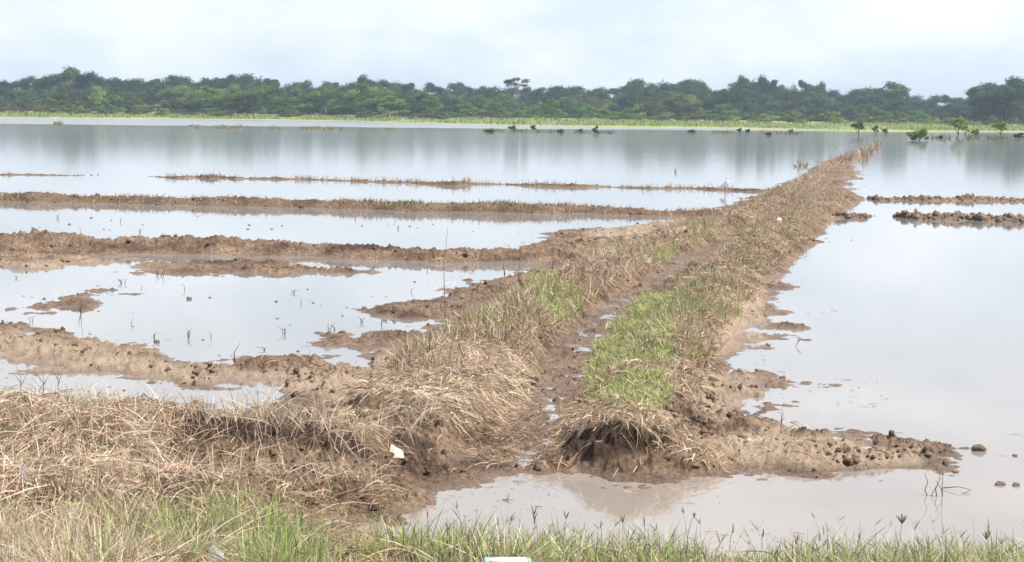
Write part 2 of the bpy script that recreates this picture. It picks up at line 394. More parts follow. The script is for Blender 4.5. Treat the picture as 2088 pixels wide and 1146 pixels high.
# perspective-spaced grid: finer near the camera
ds = [8.0]
while ds[-1] < 245:
    d = ds[-1]; s = min(max(d * d / (CAM_H * F) * 1.9, .02), .1 if d < 42 else (.28 if d < 110 else .9)); ds.append(d + s)
ds = np.array(ds)
tu = np.linspace((-260 - UC) / F, (2350 - UC) / F, 1080)
gy, gt = np.meshgrid(ds, tu, indexing='ij'); gx = gt * gy
GZ, GSD, GC, GCH = terrain(gx, gy)
_c1 = P(1230, 850, .35); _c2 = P(640, 850, .3)   # broken bund ends lean over their foot
ov = np.clip(smooth(1.0, .4, np.hypot((gx - _c1[0]) / 1.0, gy - _c1[1])) + smooth(1.0, .4, np.hypot((gx - _c2[0]) / 1.1, gy - _c2[1])), 0, 1)
gx0, gy0 = gx, gy
gy = gy - .13 * ov * smooth(.12, .34, GZ) * (.6 + .8 * fbm(gx0 * 2.2, gy0, 3, 2))
GU, GV = PIX(gx, gy, GZ)
nr, nc = gx.shape

def pmask(polys, soft):
    """mask on the ground grid for outlines seen in the photograph, feathered with noise"""
    m = np.zeros(GU.shape)
    nz_ = (fbm(gx * 2.5, gy * 2.5, 5, 3) - .5) * soft * 3.0
    for p in polys:
        m = np.maximum(m, smooth(-soft, soft, poly_sd(GU, GV, np.array(p, float)) + nz_))
    return m
STRAW_P = [[(-400, 790), (0, 800), (240, 808), (330, 835), (350, 900), (330, 960), (300, 990), (150, 1010), (-400, 1010)],
           [(760, 800), (880, 720), (1000, 690), (1060, 740), (1085, 800), (1050, 850), (960, 870), (850, 860)],
           [(1130, 870), (1200, 815), (1290, 820), (1360, 870), (1330, 880), (1230, 855), (1170, 875)],
           [(640, 850), (720, 845), (770, 890), (700, 880)], [(1290, 860), (1380, 880), (1500, 930), (1480, 945), (1330, 905)]]
GREEN_P = [[(1190, 790), (1215, 700), (1270, 640), (1310, 600), (1400, 590), (1385, 660), (1370, 740), (1350, 830), (1275, 835), (1200, 815)],
           [(1075, 605), (1085, 562), (1130, 555), (1185, 595), (1180, 640), (1130, 660), (1100, 640)],
           [(1400, 490), (1430, 462), (1480, 450), (1470, 480), (1410, 500)], [(1290, 530), (1330, 500), (1390, 495), (1360, 540)]]
DARK_P = [[(1135, 890), (1150, 870), (1290, 858), (1320, 890), (1310, 920), (1230, 940), (1140, 925)],  # damp dark soil, with the shade of the hollows painted into its colour
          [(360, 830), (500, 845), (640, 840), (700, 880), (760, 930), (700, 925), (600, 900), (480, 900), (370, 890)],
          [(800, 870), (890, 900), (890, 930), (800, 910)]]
PALE_P = [[(-400, 660), (0, 668), (200, 690), (400, 742), (640, 745), (640, 800), (300, 770), (-400, 740)], [(1390, 760), (1560, 770), (1560, 810), (1480, 850), (1400, 810)],
          [(1430, 600), (1560, 580), (1560, 700), (1400, 740)], [(-400, 520), (300, 530), (100, 560), (-400, 560)], [(1250, 455), (1400, 440), (1400, 470), (1180, 490)], [(1400, 890), (1600, 880), (1900, 915), (1880, 955), (1500, 950)], [(560, 780), (760, 740), (860, 700), (860, 770), (680, 830)]]
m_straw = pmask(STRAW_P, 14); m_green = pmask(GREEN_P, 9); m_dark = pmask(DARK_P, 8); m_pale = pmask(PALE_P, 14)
pale = np.clip(m_pale * .75 + m_straw * .45, 0, 1); pale *= .6 + .6 * fbm(gx * 3, gy * 3, 1, 3)
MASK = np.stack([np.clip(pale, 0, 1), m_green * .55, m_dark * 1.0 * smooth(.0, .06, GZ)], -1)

REG = {0: ('mud_flat', 'low wet mud flats and broken mud along the water edges'),
       1: ('earth_bund', 'long bund on the left of the channel running away to the far trees'),
       2: ('earth_bund', 'long bund with bright green top on the right of the channel'),
       3: ('earth_bund', 'thick foreground bund heaped with dry straw at the lower left'),
       4: ('ground', 'brown ground at the foot of the straw covered bund'),
       5: ('earth_bund', 'low muddy spit reaching right into the water beside the hollowed mound'),
       6: ('earth_bund', 'lumpy brown cross bund nearest on the left, third back from the straw bund')}
fi, fj = np.meshgrid(np.arange(nr - 1), np.arange(nc - 1), indexing='ij')
zmax = np.maximum(np.maximum(GZ[:-1, :-1], GZ[1:, :-1]), np.maximum(GZ[:-1, 1:], GZ[1:, 1:]))
keep = zmax > -.05
fc = GC[:-1, :-1]
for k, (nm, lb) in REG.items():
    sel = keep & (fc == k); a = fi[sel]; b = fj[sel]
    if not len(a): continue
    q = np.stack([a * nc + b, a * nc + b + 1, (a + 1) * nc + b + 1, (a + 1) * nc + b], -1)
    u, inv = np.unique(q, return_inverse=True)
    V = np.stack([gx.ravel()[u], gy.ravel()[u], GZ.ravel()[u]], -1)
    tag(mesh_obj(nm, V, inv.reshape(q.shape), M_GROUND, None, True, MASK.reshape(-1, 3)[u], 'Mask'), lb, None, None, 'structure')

# cross bunds further out: strips modelled along their own line
def strip(pts, label, lump=.5, step=.07, nx=26, thresh=-.04, seed=0, mask=(.04, .06, .34)):
    w, hv = ridge(pts); seg = np.r_[0, np.cumsum(np.hypot(*np.diff(w, axis=0).T))]
    n = int(seg[-1] / step); s = np.linspace(0, seg[-1], n)
    cx = np.interp(s, seg, w[:, 0]); cy = np.interp(s, seg, w[:, 1]); H = np.interp(s, seg, hv[:, 0]); W = np.interp(s, seg, hv[:, 1])
    t = np.linspace(-1.5, 1.5, nx); X = cx[:, None] + 0 * t; Y = cy[:, None] + t * W[:, None]
    ln = lumps(X * 2.2 + seed, Y * 2.2, 4 + seed, 3); w2 = fbm(X * .55 + seed * 3, Y * .3, 2, 3) - .5
    Z = (H[:, None] * (1 + 1.6 * lump * w2) + .1) * np.exp(-(t * (1 + w2)) ** 2 * 1.3) - .1
    Z = Z * .8 + (ln - .45) * lump * .5 * (H[:, None] + .05) * smooth(-.05, .05, Z) + (lumps(X * 7, Y * 7, 1, 2) - .5) * .07 * (.4 + lump)
    q = np.arange(n * nx).reshape(n, nx); q = np.stack([q[:-1, :-1], q[1:, :-1], q[1:, 1:], q[:-1, 1:]], -1).reshape(-1, 4)
    Zf = Z.ravel(); q = q[Zf[q].max(1) > thresh]
    u, inv = np.unique(q, return_inverse=True)
    msk = np.tile(np.array(mask), (len(Zf), 1)) * (.5 + fbm(X * 2, Y * 2, 3, 2).ravel()[:, None])
    o = mesh_obj('earth_bund', np.stack([X.ravel(), Y.ravel(), Zf], -1)[u], inv.reshape(q.shape), M_GROUND, None, True, msk[u], 'Mask')
    tag(o, label, None, None, 'structure'); return (X, Y, Z)
ST = {}
ST['L2'] = strip([(-500, 388, .22, .6), (0, 391, .24, .6), (80, 391, .26, .6), (250, 399, .2, .6), (450, 402, .22, .6), (650, 407, .21, .6), (850, 410, .25, .65), (1000, 412, .25, .65), (1100, 412, .28, .65), (1200, 416, .22, .6), (1330, 423, .2, .6), (1480, 430, .15, .6)],
    'brown cross bund in the middle of the left fields, second from the far one', seed=1)
ST['L1'] = strip([(-500, 350, .05, .3), (0, 354, .05, .3), (60, 354, .05, .3), (150, 357, .02, .25), (220, 358, -.03, .2), (300, 360, -.01, .25), (360, 360, .06, .35), (400, 358, .07, .4), (432, 356, .15, .45), (450, 360, .04, .3), (480, 360, .09, .35), (500, 363, .03, .3), (560, 361, .08, .35),
    (620, 364, .04, .3), (700, 367, .03, .3), (760, 367, .07, .35), (840, 370, .05, .3), (900, 370, .12, .45), (930, 368, .18, .5), (960, 371, .08, .4), (1030, 375, .02, .25), (1080, 374, .08, .4), (1150, 375, .1, .4), (1190, 376, .1, .4), (1230, 380, .02, .3), (1330, 381, .06, .35), (1400, 382, .04, .3), (1520, 384, .09, .4), (1590, 386, .1, .4)],
    'thin broken line of mud, the farthest cross bund on the left', seed=2)
ST['R1'] = strip([(1712, 405, 0.019, .3), (1740, 405, 0.037, .3), (1770, 407, -0.052, .2), (1790, 405, 0.050, .35), (1810, 404, 0.074, .4), (1830, 406, 0.031, .3), (1880, 403, 0.081, .4), (1930, 405, 0.062, .4), (1980, 402, 0.099, .45), (2040, 401, 0.124, .5), (2088, 404, 0.099, .5), (2400, 408, 0.099, .5)],
    'far of the two lumpy cross bunds standing in the water on the right', lump=1.1, seed=3, mask=(.1, 0, .1))
ST['R2'] = strip([(1650, 436, 0.074, .4), (1720, 436, 0.099, .4), (1755, 439, 0.062, .35), (1785, 443, -0.039, .2), (1812, 443, -0.052, .2), (1835, 438, 0.062, .35), (1860, 436, 0.112, .45), (1920, 439, 0.105, .45), (2000, 440, 0.124, .45), (2088, 443, 0.124, .45), (2400, 450, 0.124, .5)],
    'near of the two lumpy cross bunds standing in the water on the right', lump=1.1, seed=4, mask=(.1, 0, .15))

# beds, water, far bank
def sheet(name, x0, x1, y0, y1, z, m, kind='structure', label=None):
    o = mesh_obj(name, [(x0, y0, z), (x1, y0, z), (x1, y1, z), (x0, y1, z)], [[0, 1, 2, 3]], m); return tag(o, label, None, None, kind)
sheet('field_bed', -3000, 3000, -40, 5000, -.6, M_GROUND, label='muddy bed of the flooded fields')
sheet('water', -1200, 1200, -40, 900, 0, M_WATER, label='shallow muddy flood water mirroring the sky')

def far_bank():
    m, nt, out = mat("meadow")
    geo = nd(nt, 'ShaderNodeNewGeometry')
    n1 = nd(nt, 'ShaderNodeTexNoise', {'Vector': geo.outputs['Position'], 'Scale': .05, 'Detail': 6, 'Roughness': .6})
    c = nd(nt, 'ShaderNodeValToRGB', {0: n1.outputs[0]})
    e = c.color_ramp.elements; e[0].position = .3; e[0].color = rgb(.20, .25, .09); e[1].position = .7; e[1].color = rgb(.38, .35, .18); k = e.new(.5); k.color = rgb(.28, .32, .12)
    n2 = nd(nt, 'ShaderNodeTexNoise', {'Vector': geo.outputs['Position'], 'Scale': 1.5, 'Detail': 6})
    bp = nd(nt, 'ShaderNodeBump', {'Height': n2.outputs[0], 'Strength': 1, 'Distance': .5})
    b = nd(nt, 'ShaderNodeBsdfDiffuse', {0: c.outputs[0], 'Normal': bp.outputs[0]})
    nt.links.new(b.outputs[0], out.inputs[0])
    xs = np.linspace(-420, 420, 480)
    # shore line distance from the photograph: left 240, middle 256, right 268
    sh = px([(-600, 238), (0, 240), (400, 243), (700, 247), (1044, 256), (1500, 262), (1740, 267), (2088, 270), (2500, 274)])
    ys = np.interp(xs, sh[:, 0], sh[:, 1])
    rows = np.r_[np.linspace(-4, 12, 9), np.linspace(16, 160, 24), 260, 500, 1500, 4000]
    X = xs[None] * (1 + rows[:, None] / 420); Y = ys[None] + rows[:, None] + (fbm(xs * .06, xs * 0, 1, 3) - .5) * 26
    Z = -.25 + 1.5 * smooth(-5, 3, rows)[:, None] * .35 + .9 * smooth(0, 120, rows)[:, None] + (fbm(X * .09, Y * .05, 2, 4) - .5) * .9 * smooth(-2, 12, rows)[:, None]
    n, k = X.shape; q = np.arange(n * k).reshape(n, k); q = np.stack([q[:-1, :-1], q[:-1, 1:], q[1:, 1:], q[1:, :-1]], -1).reshape(-1, 4)
    tag(mesh_obj('meadow', np.stack([X.ravel(), Y.ravel(), Z.ravel()], -1), q, m, None, True), 'yellow green meadow strip along the foot of the far woods', None, None, 'structure')
    return sh
SHORE = far_bank()
def shore_y(x): return np.interp(x, SHORE[:, 0], SHORE[:, 1])

# ------------------------------------------------------------------ blades
def blades(name, base, d0, bend, Lh, W, colr, m, kind='stuff', label=None, parent=None, stations=(0, .35, .7, 1)):
    """base (n,3), d0 (n,3) first direction, bend (n,3) added with t^2, Lh (n,) length, W (n,) width, colr (n,3)"""
    n = len(base); ts = np.array(stations); k = len(ts)
    side = np.cross(d0 + bend * .5, RNG.normal(size=(n, 3)) * (1, 1, .3)); side /= np.linalg.norm(side, axis=1)[:, None] + 1e-9
    C = base[:, None] + Lh[:, None, None] * (d0[:, None] * ts[None, :, None] + bend[:, None] * (ts ** 2)[None, :, None])
    wd = W[:, None] * np.array([.8, 1, .75, .15])[:k][None] * .5
    V = np.stack([C - side[:, None] * wd[..., None], C + side[:, None] * wd[..., None]], 2).reshape(-1, 3)
    q = []
    for i in range(k - 1): q.append([2 * i, 2 * i + 1, 2 * i + 3, 2 * i + 2])
    Q = (np.arange(n)[:, None, None] * 2 * k + np.array(q)[None]).reshape(-1, 4)
    cc = np.repeat(colr, 2 * k, axis=0)
    return tag(mesh_obj(name, V, Q, m, parent, True, cc), label, None, None, kind)

def pick(weight, n):
    """n random points on the ground grid, weighted per vertex"""
    w = (weight * (GZ > .005)).ravel(); w = np.maximum(w, 0); tot = w.sum()
    if tot <= 0: return np.zeros((0, 3)), np.zeros(0, int)
    idx = RNG.choice(len(w), n, p=w / tot)
    x = gx.ravel()[idx]; y = gy.ravel()[idx]; z = GZ.ravel()[idx]
    return np.stack([x + RNG.normal(size=n) * .02, y + RNG.normal(size=n) * .04, z - .01], -1), idx
gzy = np.gradient(GZ, axis=0) / np.gradient(gy0, axis=0); gzx = np.gradient(GZ, axis=1) / np.maximum(np.gradient(gx0, axis=1), 1e-4)

def palette(n, cols, jit=.26):
    c = np.array(cols)[RNG.integers(0, len(cols), n)]
    return np.clip(c * (1 + RNG.normal(size=(n, 1)) * jit) * (1 + RNG.normal(size=(n, 3)) * .04), .01, .9)
STRAWC = [(.70, .56, .41), (.58, .45, .32), (.48, .35, .24), (.78, .66, .50), (.32, .22, .14), (.62, .50, .37)]
BROWNC = [(.42, .27, .16), (.54, .38, .23), (.33, .21, .12), (.62, .47, .30), (.25, .16, .095)]
GREYC = [(.40, .31, .24), (.30, .22, .17), (.50, .41, .32), (.20, .14, .10)]
GREENC = [(.20, .27, .06), (.26, .33, .09), (.15, .22, .05), (.33, .38, .13)]
YGREENC = [(.38, .46, .13), (.30, .42, .08), (.47, .52, .20), (.22, .33, .07), (.55, .53, .28)]

def lying(name, weight, n, Lr, Wr, cols, label, m=M_STRAW, flow=1.0, up=.25):
    b, idx = pick(weight, n); b[:, 2] += np.abs(RNG.normal(size=n)) * .035
    # clumped directions: neighbours lie the same way, draping downhill
    a = (fbm(b[:, 0] * 2.3, b[:, 1] * 2.3, 3, 2) * 4 + RNG.normal(size=n) * .12) * math.pi * 1.6
    gx_ = gzx.ravel()[idx]; gy_ = gzy.ravel()[idx]
    dx = np.cos(a) - gx_ * flow; dy = np.sin(a) - gy_ * flow; l = np.hypot(dx, dy) + 1e-6; dx /= l; dy /= l
    slope = np.clip(gx_ * dx + gy_ * dy, -1.2, 1.2)
    d0 = np.stack([dx, dy, slope + up + RNG.normal(size=n) * .22], -1); d0 /= np.linalg.norm(d0, axis=1)[:, None]
    bend = np.stack([RNG.normal(size=n) * .18, RNG.normal(size=n) * .18, -.3 - RNG.random(n) * .3], -1)
    Lh = RNG.uniform(*Lr, n); W = RNG.uniform(*Wr, n)
    return blades(name, b, d0, bend, Lh, W, palette(n, cols), m, label=label)
def standing(name, weight, n, Lr, Wr, cols, label, m=M_STRAW, tilt=.45, scale=None, droop=.3):
    b, idx = pick(weight, n)
    tuft = fbm(b[:, 0] * 3, b[:, 1] * 3, 6, 2)
    a = RNG.random(n) * 2 * math.pi; t = np.abs(RNG.normal(size=n)) * tilt
    d0 = np.stack([np.cos(a) * t, np.sin(a) * t, np.ones(n)], -1); d0 /= np.linalg.norm(d0, axis=1)[:, None]
    bend = np.stack([np.cos(a) * droop * t * 1.5 + RNG.normal(size=n) * .08, np.sin(a) * droop * t * 1.5, -droop * RNG.random(n)], -1)
    Lh = RNG.uniform(*Lr, n) * (.45 + 1.1 * tuft)
    if scale is not None: Lh = Lh * scale.ravel()[idx]
    return blades(name, b, d0, bend, Lh, RNG.uniform(*Wr, n) * (1 + .012 * b[:, 1]), palette(n, cols), m, label=label)

inw = ((GU > -150) & (GU < 2240) & (GV < 1260)).astype(float)
onr = lambda k: (GC == k).astype(float) * inw
gn = fbm(gx * 1.4, gy * 1.4, 2, 3); patch = smooth(.42, .62, gn); distw = 1.0
lying('straw_heap', m_straw * inw * (GV > 780) * (GU < 420) * smooth(.03, .1, GZ), 15000, (.14, .42), (.005, .010), STRAWC, 'thick heap of pale flattened straw over the near left bund')
lying('straw', m_straw * inw * (GU > 420) * (GU < 1100), 7500, (.08, .26), (.004, .009), STRAWC, 'pale straw draped over the bund ends beside the channel mouth')
lying('straw', m_straw * inw * (GU >= 1100), 2200, (.04, .16), (.004, .008), STRAWC + BROWNC[:3], 'pale straw capping the hollowed mound end of the right long bund', flow=.4)
lying('dry_grass', inw * smooth(.0, .04, GZ) * (GU > 950) * (GU < 1140) * (GV > 840) * (GV < 950), 1500, (.05, .18), (.004, .007), BROWNC + GREYC, 'brown grass scraps on the mud left of the hollow', up=.6)
lying('straw', m_straw * inw, 14000, (.02, .09), (.004, .012), STRAWC + GREYC + BROWNC, 'short broken straw bits and chaff littering the heaps', up=.15)
wb = ((GZ < -.002) & (GSD > -1.1)).astype(float).ravel() * inw.ravel() * smooth(.45, .7, fbm(gx * .8, gy * .5, 6, 3)).ravel(); idw = RNG.choice(len(wb), 420, p=wb / wb.sum())
bw = np.stack([gx.ravel()[idw], gy.ravel()[idw], np.full(420, .004)], -1); aw = RNG.random(420) * 6.28
blades('floating_straw', bw, np.stack([np.cos(aw), np.sin(aw), RNG.random(420) * .12], -1), np.zeros((420, 3)), RNG.uniform(.02, .12, 420), RNG.uniform(.002, .004, 420) * (1 + .03 * bw[:, 1]), palette(420, STRAWC[:3] + BROWNC), M_STRAW, label='bits of straw floating in the shallows along the mud edges')
dry_low = inw * (GV > 830) * (GU < 800) * smooth(.0, .05, GZ) * (1 - m_straw * .7) * (1 - m_dark * .75)
lying('dry_grass', dry_low, 13000, (.10, .36), (.004, .008), BROWNC + STRAWC[:3], 'brown trampled dry grass below the straw heap', up=.45)
keepout = smooth(815, 790, GV) + (GU < 900)
veg = keepout * np.clip(onr(1) * 1.0 + onr(2) * .8, 0, 1) * smooth(.04, .16, GZ) * (.1 + .9 * patch) * (1 - .7 * m_green) * (1 - .8 * m_straw)
standing('dry_grass', veg * onr(1) * (GV < 760), 21000, (.06, .24), (.005, .009), BROWNC + GREYC + STRAWC[:4], 'brown standing dry grass along the left long bund', scale=np.clip(1.0 - .3 * smooth(22, 45, gy), .5, 2) * (1 + .35 * smooth(55, 100, gy)))
standing('dry_grass', veg * onr(2), 10000, (.04, .17), (.005, .009), BROWNC + GREYC + STRAWC[:3], 'brown dry grass along the right long bund', scale=1 + smooth(40, 60, gy) * .5)
standing('green_grass', veg * (.1 + smooth(.5, .65, fbm(gx * .9, gy * .6, 4, 3))) * (GV > 380) * (GV < 750), 5500, (.08, .26), (.005, .009), [(.30, .32, .12), (.24, .27, .09), (.38, .36, .18)], 'olive green blades mixed into the brown grass of both long bunds', m=M_GRASS)
lying('straw', veg * (GV < 800), 30000, (.05, .24), (.005, .010), BROWNC + STRAWC * 2 + GREYC, 'loose bent straw tangled over both long bunds', up=.5)
standing('green_grass', m_green * inw * (.25 + smooth(.4, .6, fbm(gx * 5, gy * 3, 1, 3))), 14000, (.03, .13), (.004, .008), YGREENC[:1] + YGREENC[2:] + [(.52, .46, .26), (.60, .48, .30), (.46, .46, .22)], 'short bright green grass growing on the two long bunds', m=M_GRASS, tilt=.7)
lying('straw', inw * smooth(.02, .07, GZ) * (GV > 660) * (GC != 3), 4500, (.06, .22), (.004, .008), BROWNC + STRAWC[:2], 'scattered bits of straw pressed into the mud')
standing('dry_grass', onr(3) * smooth(.1, .3, GZ) + onr(4) * .4, 3500, (.10, .3), (.003, .006), STRAWC, 'thin dry blades sticking up from the near bund', tilt=.6)

# foreground roadside grass
cpos = P(1036, 1139, .34)
fg = inw * (gy < 12.1) * smooth(11.9 - .7 * smooth(450, 900, GU), 11.2 - .6 * smooth(450, 900, GU), gy + (gn - .5) * 1.2)
fg = fg * (1 - ((np.abs(gx - cpos[0]) < .15) & (gy < cpos[1] + .05))) * (1 - ((np.abs(GU - 457) < 34) & (GV > 1132)))
def fg_scale(): return np.ones(gx.shape)
gside = smooth(150, 560, GU + (fbm(gx * 2.2, gy * 2.2, 6, 2) - .5) * 1100)
bfg, idx = pick(fg * (.06 + .94 * gside) * (GV < 1240), 12000)
def fgrass(bfg, cols, label, Lr, Wr, m, tilt=.35):
    n = len(bfg); a = RNG.random(n) * 2 * math.pi; t = np.abs(RNG.normal(size=n)) * tilt
    d0 = np.stack([np.cos(a) * t, np.sin(a) * t, np.ones(n)], -1); d0 /= np.linalg.norm(d0, axis=1)[:, None]
    bend = np.stack([np.cos(a) * t * .5 + RNG.normal(size=n) * .1, np.sin(a) * t * .5, -.25 * RNG.random(n)], -1)
    tuft = .15 + .85 * smooth(.3, .75, fbm(bfg[:, 0] * 3, bfg[:, 1] * 3, 7, 2)) * (1 - .3 * smooth(-.8, .3, bfg[:, 0]))
    blades('green_grass' if m is M_GRASS else 'dry_grass', bfg, d0, bend, RNG.uniform(*Lr, n) * (.4 + 1.2 * tuft), RNG.uniform(*Wr, n), palette(n, cols), m, label=label)
_m = bfg[:, 0] * 0 + 1
fgrass(bfg, YGREENC + [(.45, .48, .22), (.10, .16, .04), (.14, .20, .05)], 'lush green roadside grass along the bottom of the view', (.06, .21), (.003, .006), M_GRASS)
bf3, _ = pick(fg * smooth(300, 360, GU) * smooth(760, 600, GU) * smooth(.45, .6, fbm(gx * 3, gy * 2, 4, 2)) * (GV < 1240), 1000)
fgrass(bf3, [(.32, .40, .13), (.26, .34, .10), (.40, .45, .19), (.46, .44, .24)], 'taller fresh green clumps in the left half of the roadside grass', (.10, .26), (.003, .006), M_GRASS)
bf2, _ = pick(fg * (1 - .75 * gside) * (GV < 1240), 14000)
fgrass(bf2, STRAWC + YGREENC[:1], 'dry tan grass at the lower left corner', (.08, .24), (.003, .006), M_STRAW, .6)

bs, _ = pick(fg * gside * smooth(.45, .6, fbm(gx * 2.6, gy * 2.6, 3, 2)), 230); n = len(bs)
a = RNG.random(n) * 6.28; t = np.abs(RNG.normal(size=n)) * .3
d0 = np.stack([np.cos(a) * t, np.sin(a) * t, np.ones(n)], -1)
Ls = RNG.uniform(.14, .34, n); bd = np.stack([RNG.normal(size=n) * .12, RNG.normal(size=n) * .1, -RNG.random(n) * .12], -1)
SC = [(.20, .24, .10), (.28, .30, .14), (.14, .17, .08), (.32, .29, .18)]
blades('grass_stalks', bs, d0, bd, Ls, np.full(n, .0028), palette(n, SC), M_STRAW, label='thin dark seed stalks rising out of the roadside grass')
tip = bs + Ls[:, None] * (d0 * .86 + bd * .74)
tb = np.repeat(tip, 3, 0); n3 = len(tb); d3 = np.repeat(d0, 3, 0) + RNG.normal(size=(n3, 3)) * (.45, .45, .1)
blades('grass_stalks', tb, d3, np.zeros((n3, 3)), RNG.uniform(.025, .06, n3), np.full(n3, .0042), palette(n3, SC), M_STRAW, label='narrow seed spikes on the thin stalks of the roadside grass')

# ------------------------------------------------------------------ trees
def crown_mesh(seed, rx, rz, base, nclump, leaf, per, flat=1.0, hollow=.0):
    """leaf quads gathered into clumps through a domed crown volume"""
    rg = np.random.default_rng(seed)
    cl = []
    k = 0
    while len(cl) < nclump:
        k += 1
        if k % 3:      # dome shell, evenly spread
            zz = 1 - 1.75 * ((k * .6180339) % 1); a = k * 2.39996 + rg.normal() * .15; q = math.sqrt(max(1 - zz * zz, 0)); rr0 = rg.uniform(.78, 1.0)
            p = np.array([q * math.cos(a), q * math.sin(a), zz]) * rr0
        else: p = rg.uniform(-.7, .7, 3)
        if np.linalg.norm(p) < hollow or (hollow > .5 and p[2] < -.05): continue
        cl.append(p)
    cl = np.array(cl) * (rx, rx, rz) * .82; cl[:, 2] += base + rz * .8
    cr_ = rg.uniform(.15, .30, nclump) * rx
    tone = rg.uniform(.6, 1.45, nclump)
    c = np.repeat(np.arange(nclump), per)
    d = rg.normal(size=(len(c), 3)); d /= np.linalg.norm(d, axis=1)[:, None]; rr = rg.random(len(c)) ** .45
    pos = cl[c] + d * (rr * cr_[c])[:, None] * (1, 1, .75 * flat)
    n = d + rg.normal(size=d.shape) * .5 + (0, 0, .5); n /= np.linalg.norm(n, axis=1)[:, None]
    a = np.cross(n, rg.normal(size=n.shape)); a /= np.linalg.norm(a, axis=1)[:, None]; b = np.cross(n, a)
    s = (leaf * rg.uniform(.6, 1.3, len(c)))[:, None]
    V = np.stack([pos - a * s * .5, pos - b * s * .32, pos + a * s * .5, pos + b * s * .32], 1).reshape(-1, 3)
    V[:, 2] = np.maximum(V[:, 2], .05)
    Q = np.arange(len(V)).reshape(-1, 4)
    t = tone[c] * rg.uniform(.75, 1.25, len(c)); hue = rg.uniform(.9, 1.1, (len(c), 3))
    colr = np.repeat(np.clip(t[:, None] * hue, .2, 2), 4, axis=0)
    return V, Q, colr, cl
def make_tree(seed, H, rx, rz, base, nclump, per, leaf, m, name='tree', flat=1.0, hollow=.0, trunk_r=.25, loc=(0, 0, 0)):
    root = empty(name, loc)
    V, Q, c, cl = crown_mesh(seed, rx, rz, base, nclump, leaf, per, flat, hollow)
    mesh_obj('crown', V, Q, m, root, False, c)
    rg = np.random.default_rng(seed + 500); mb = MB()
    top = base + rz * .7
    pts = [(0, 0, -.5), (rg.normal() * .1 * rx * .3, rg.normal() * .03 * rx, base * .6), (rg.normal() * .05 * rx, 0, base + .15 * rz), (rg.normal() * .08 * rx, 0, top)]
    mb.tube(pts, [trunk_r * 1.3, trunk_r, trunk_r * .75, trunk_r * .2], 7)
    for i in rg.choice(len(cl), min(9, len(cl)), replace=False):
        e = cl[i]; st = np.array(pts[2]) * (1, 1, rg.uniform(.75, 1.1)); mid = (st + e) / 2 + (0, 0, .05 * rx)
        mb.tube([st, mid, e], [trunk_r * .45, trunk_r * .3, trunk_r * .08], 5)
    mb.build('trunk', M_BARK, root)
    return root

def on_bank(u, dist):
    """world x,y of image column u at the given distance along the ground"""
    x = (u - UC) / F * dist; return x, dist
def v0(u): return 230 + (u - UC) * math.tan(ROLL)

PROTO = {}
specs = {  # H = 1 unit tall crowns, scaled per instance; sizes in metres at scale 1 (about 14 m tall)
 'round': dict(H=14, rx=6.5, rz=6.8, base=.8, nclump=80, per=125, leaf=.48, flat=1),
 'broad': dict(H=13, rx=8.5, rz=6.2, base=.8, nclump=90, per=125, leaf=.48, flat=.9),
 'tall': dict(H=16, rx=5, rz=7.2, base=1.6, nclump=62, per=120, leaf=.48, flat=1.1),
 'flat': dict(H=14, rx=7.5, rz=2.6, base=8.2, nclump=30, per=70, leaf=.42, flat=.45, hollow=.86),
 'low': dict(H=8, rx=5.5, rz=4.0, base=.2, nclump=44, per=110, leaf=.42, flat=.9)}
MATS = {'dark': M_LEAF_DARK, 'mid': M_LEAF_MID, 'pale': M_LEAF_PALE, 'lime': M_LEAF_LIME, 'olive': M_LEAF_OLIVE}
def tree_at(kind, tone, u, top, dist, width=None, label='', group=None, cat='tree', ground=.6, seed=None):
    sp = specs[kind]; var = int(RNG.integers(0, 3)) if seed is None else seed
    key = (kind, tone, var)
    Ht = CAM_H + (v0(u) - top) * dist / F - ground
    nm = 'shrub' if cat == 'shrub' else 'tree'
    full = sp['base'] + sp['rz'] * 1.62 + .15 * sp['rx']
    if key not in PROTO:
        root = make_tree(hash((kind, var)) % 1000 if False else {'round': 10, 'broad': 20, 'tall': 30, 'flat': 40, 'low': 50}[kind] + var * 7, **{k: v for k, v in sp.items()}, m=MATS[tone], name=nm)
        PROTO[key] = root; o = root
    else:
        o = copy_tree(PROTO[key]); o.name = nm
    x, y = on_bank(u, dist); sz = Ht / full
    sx = (width * (1.0 if kind in ('flat', 'low') else 1.15) / 2 * dist / F) / (sp['rx'] * .95) if width else sz * RNG.uniform(1.0, 1.25)
    o.location = (x, y, ground - .2); o.scale = (sx, sx, sz); o.rotation_euler = (0, 0, RNG.random() * 6.28)
    for k in list(o.keys()): del o[k]
    tag(o, label, cat, group); return o

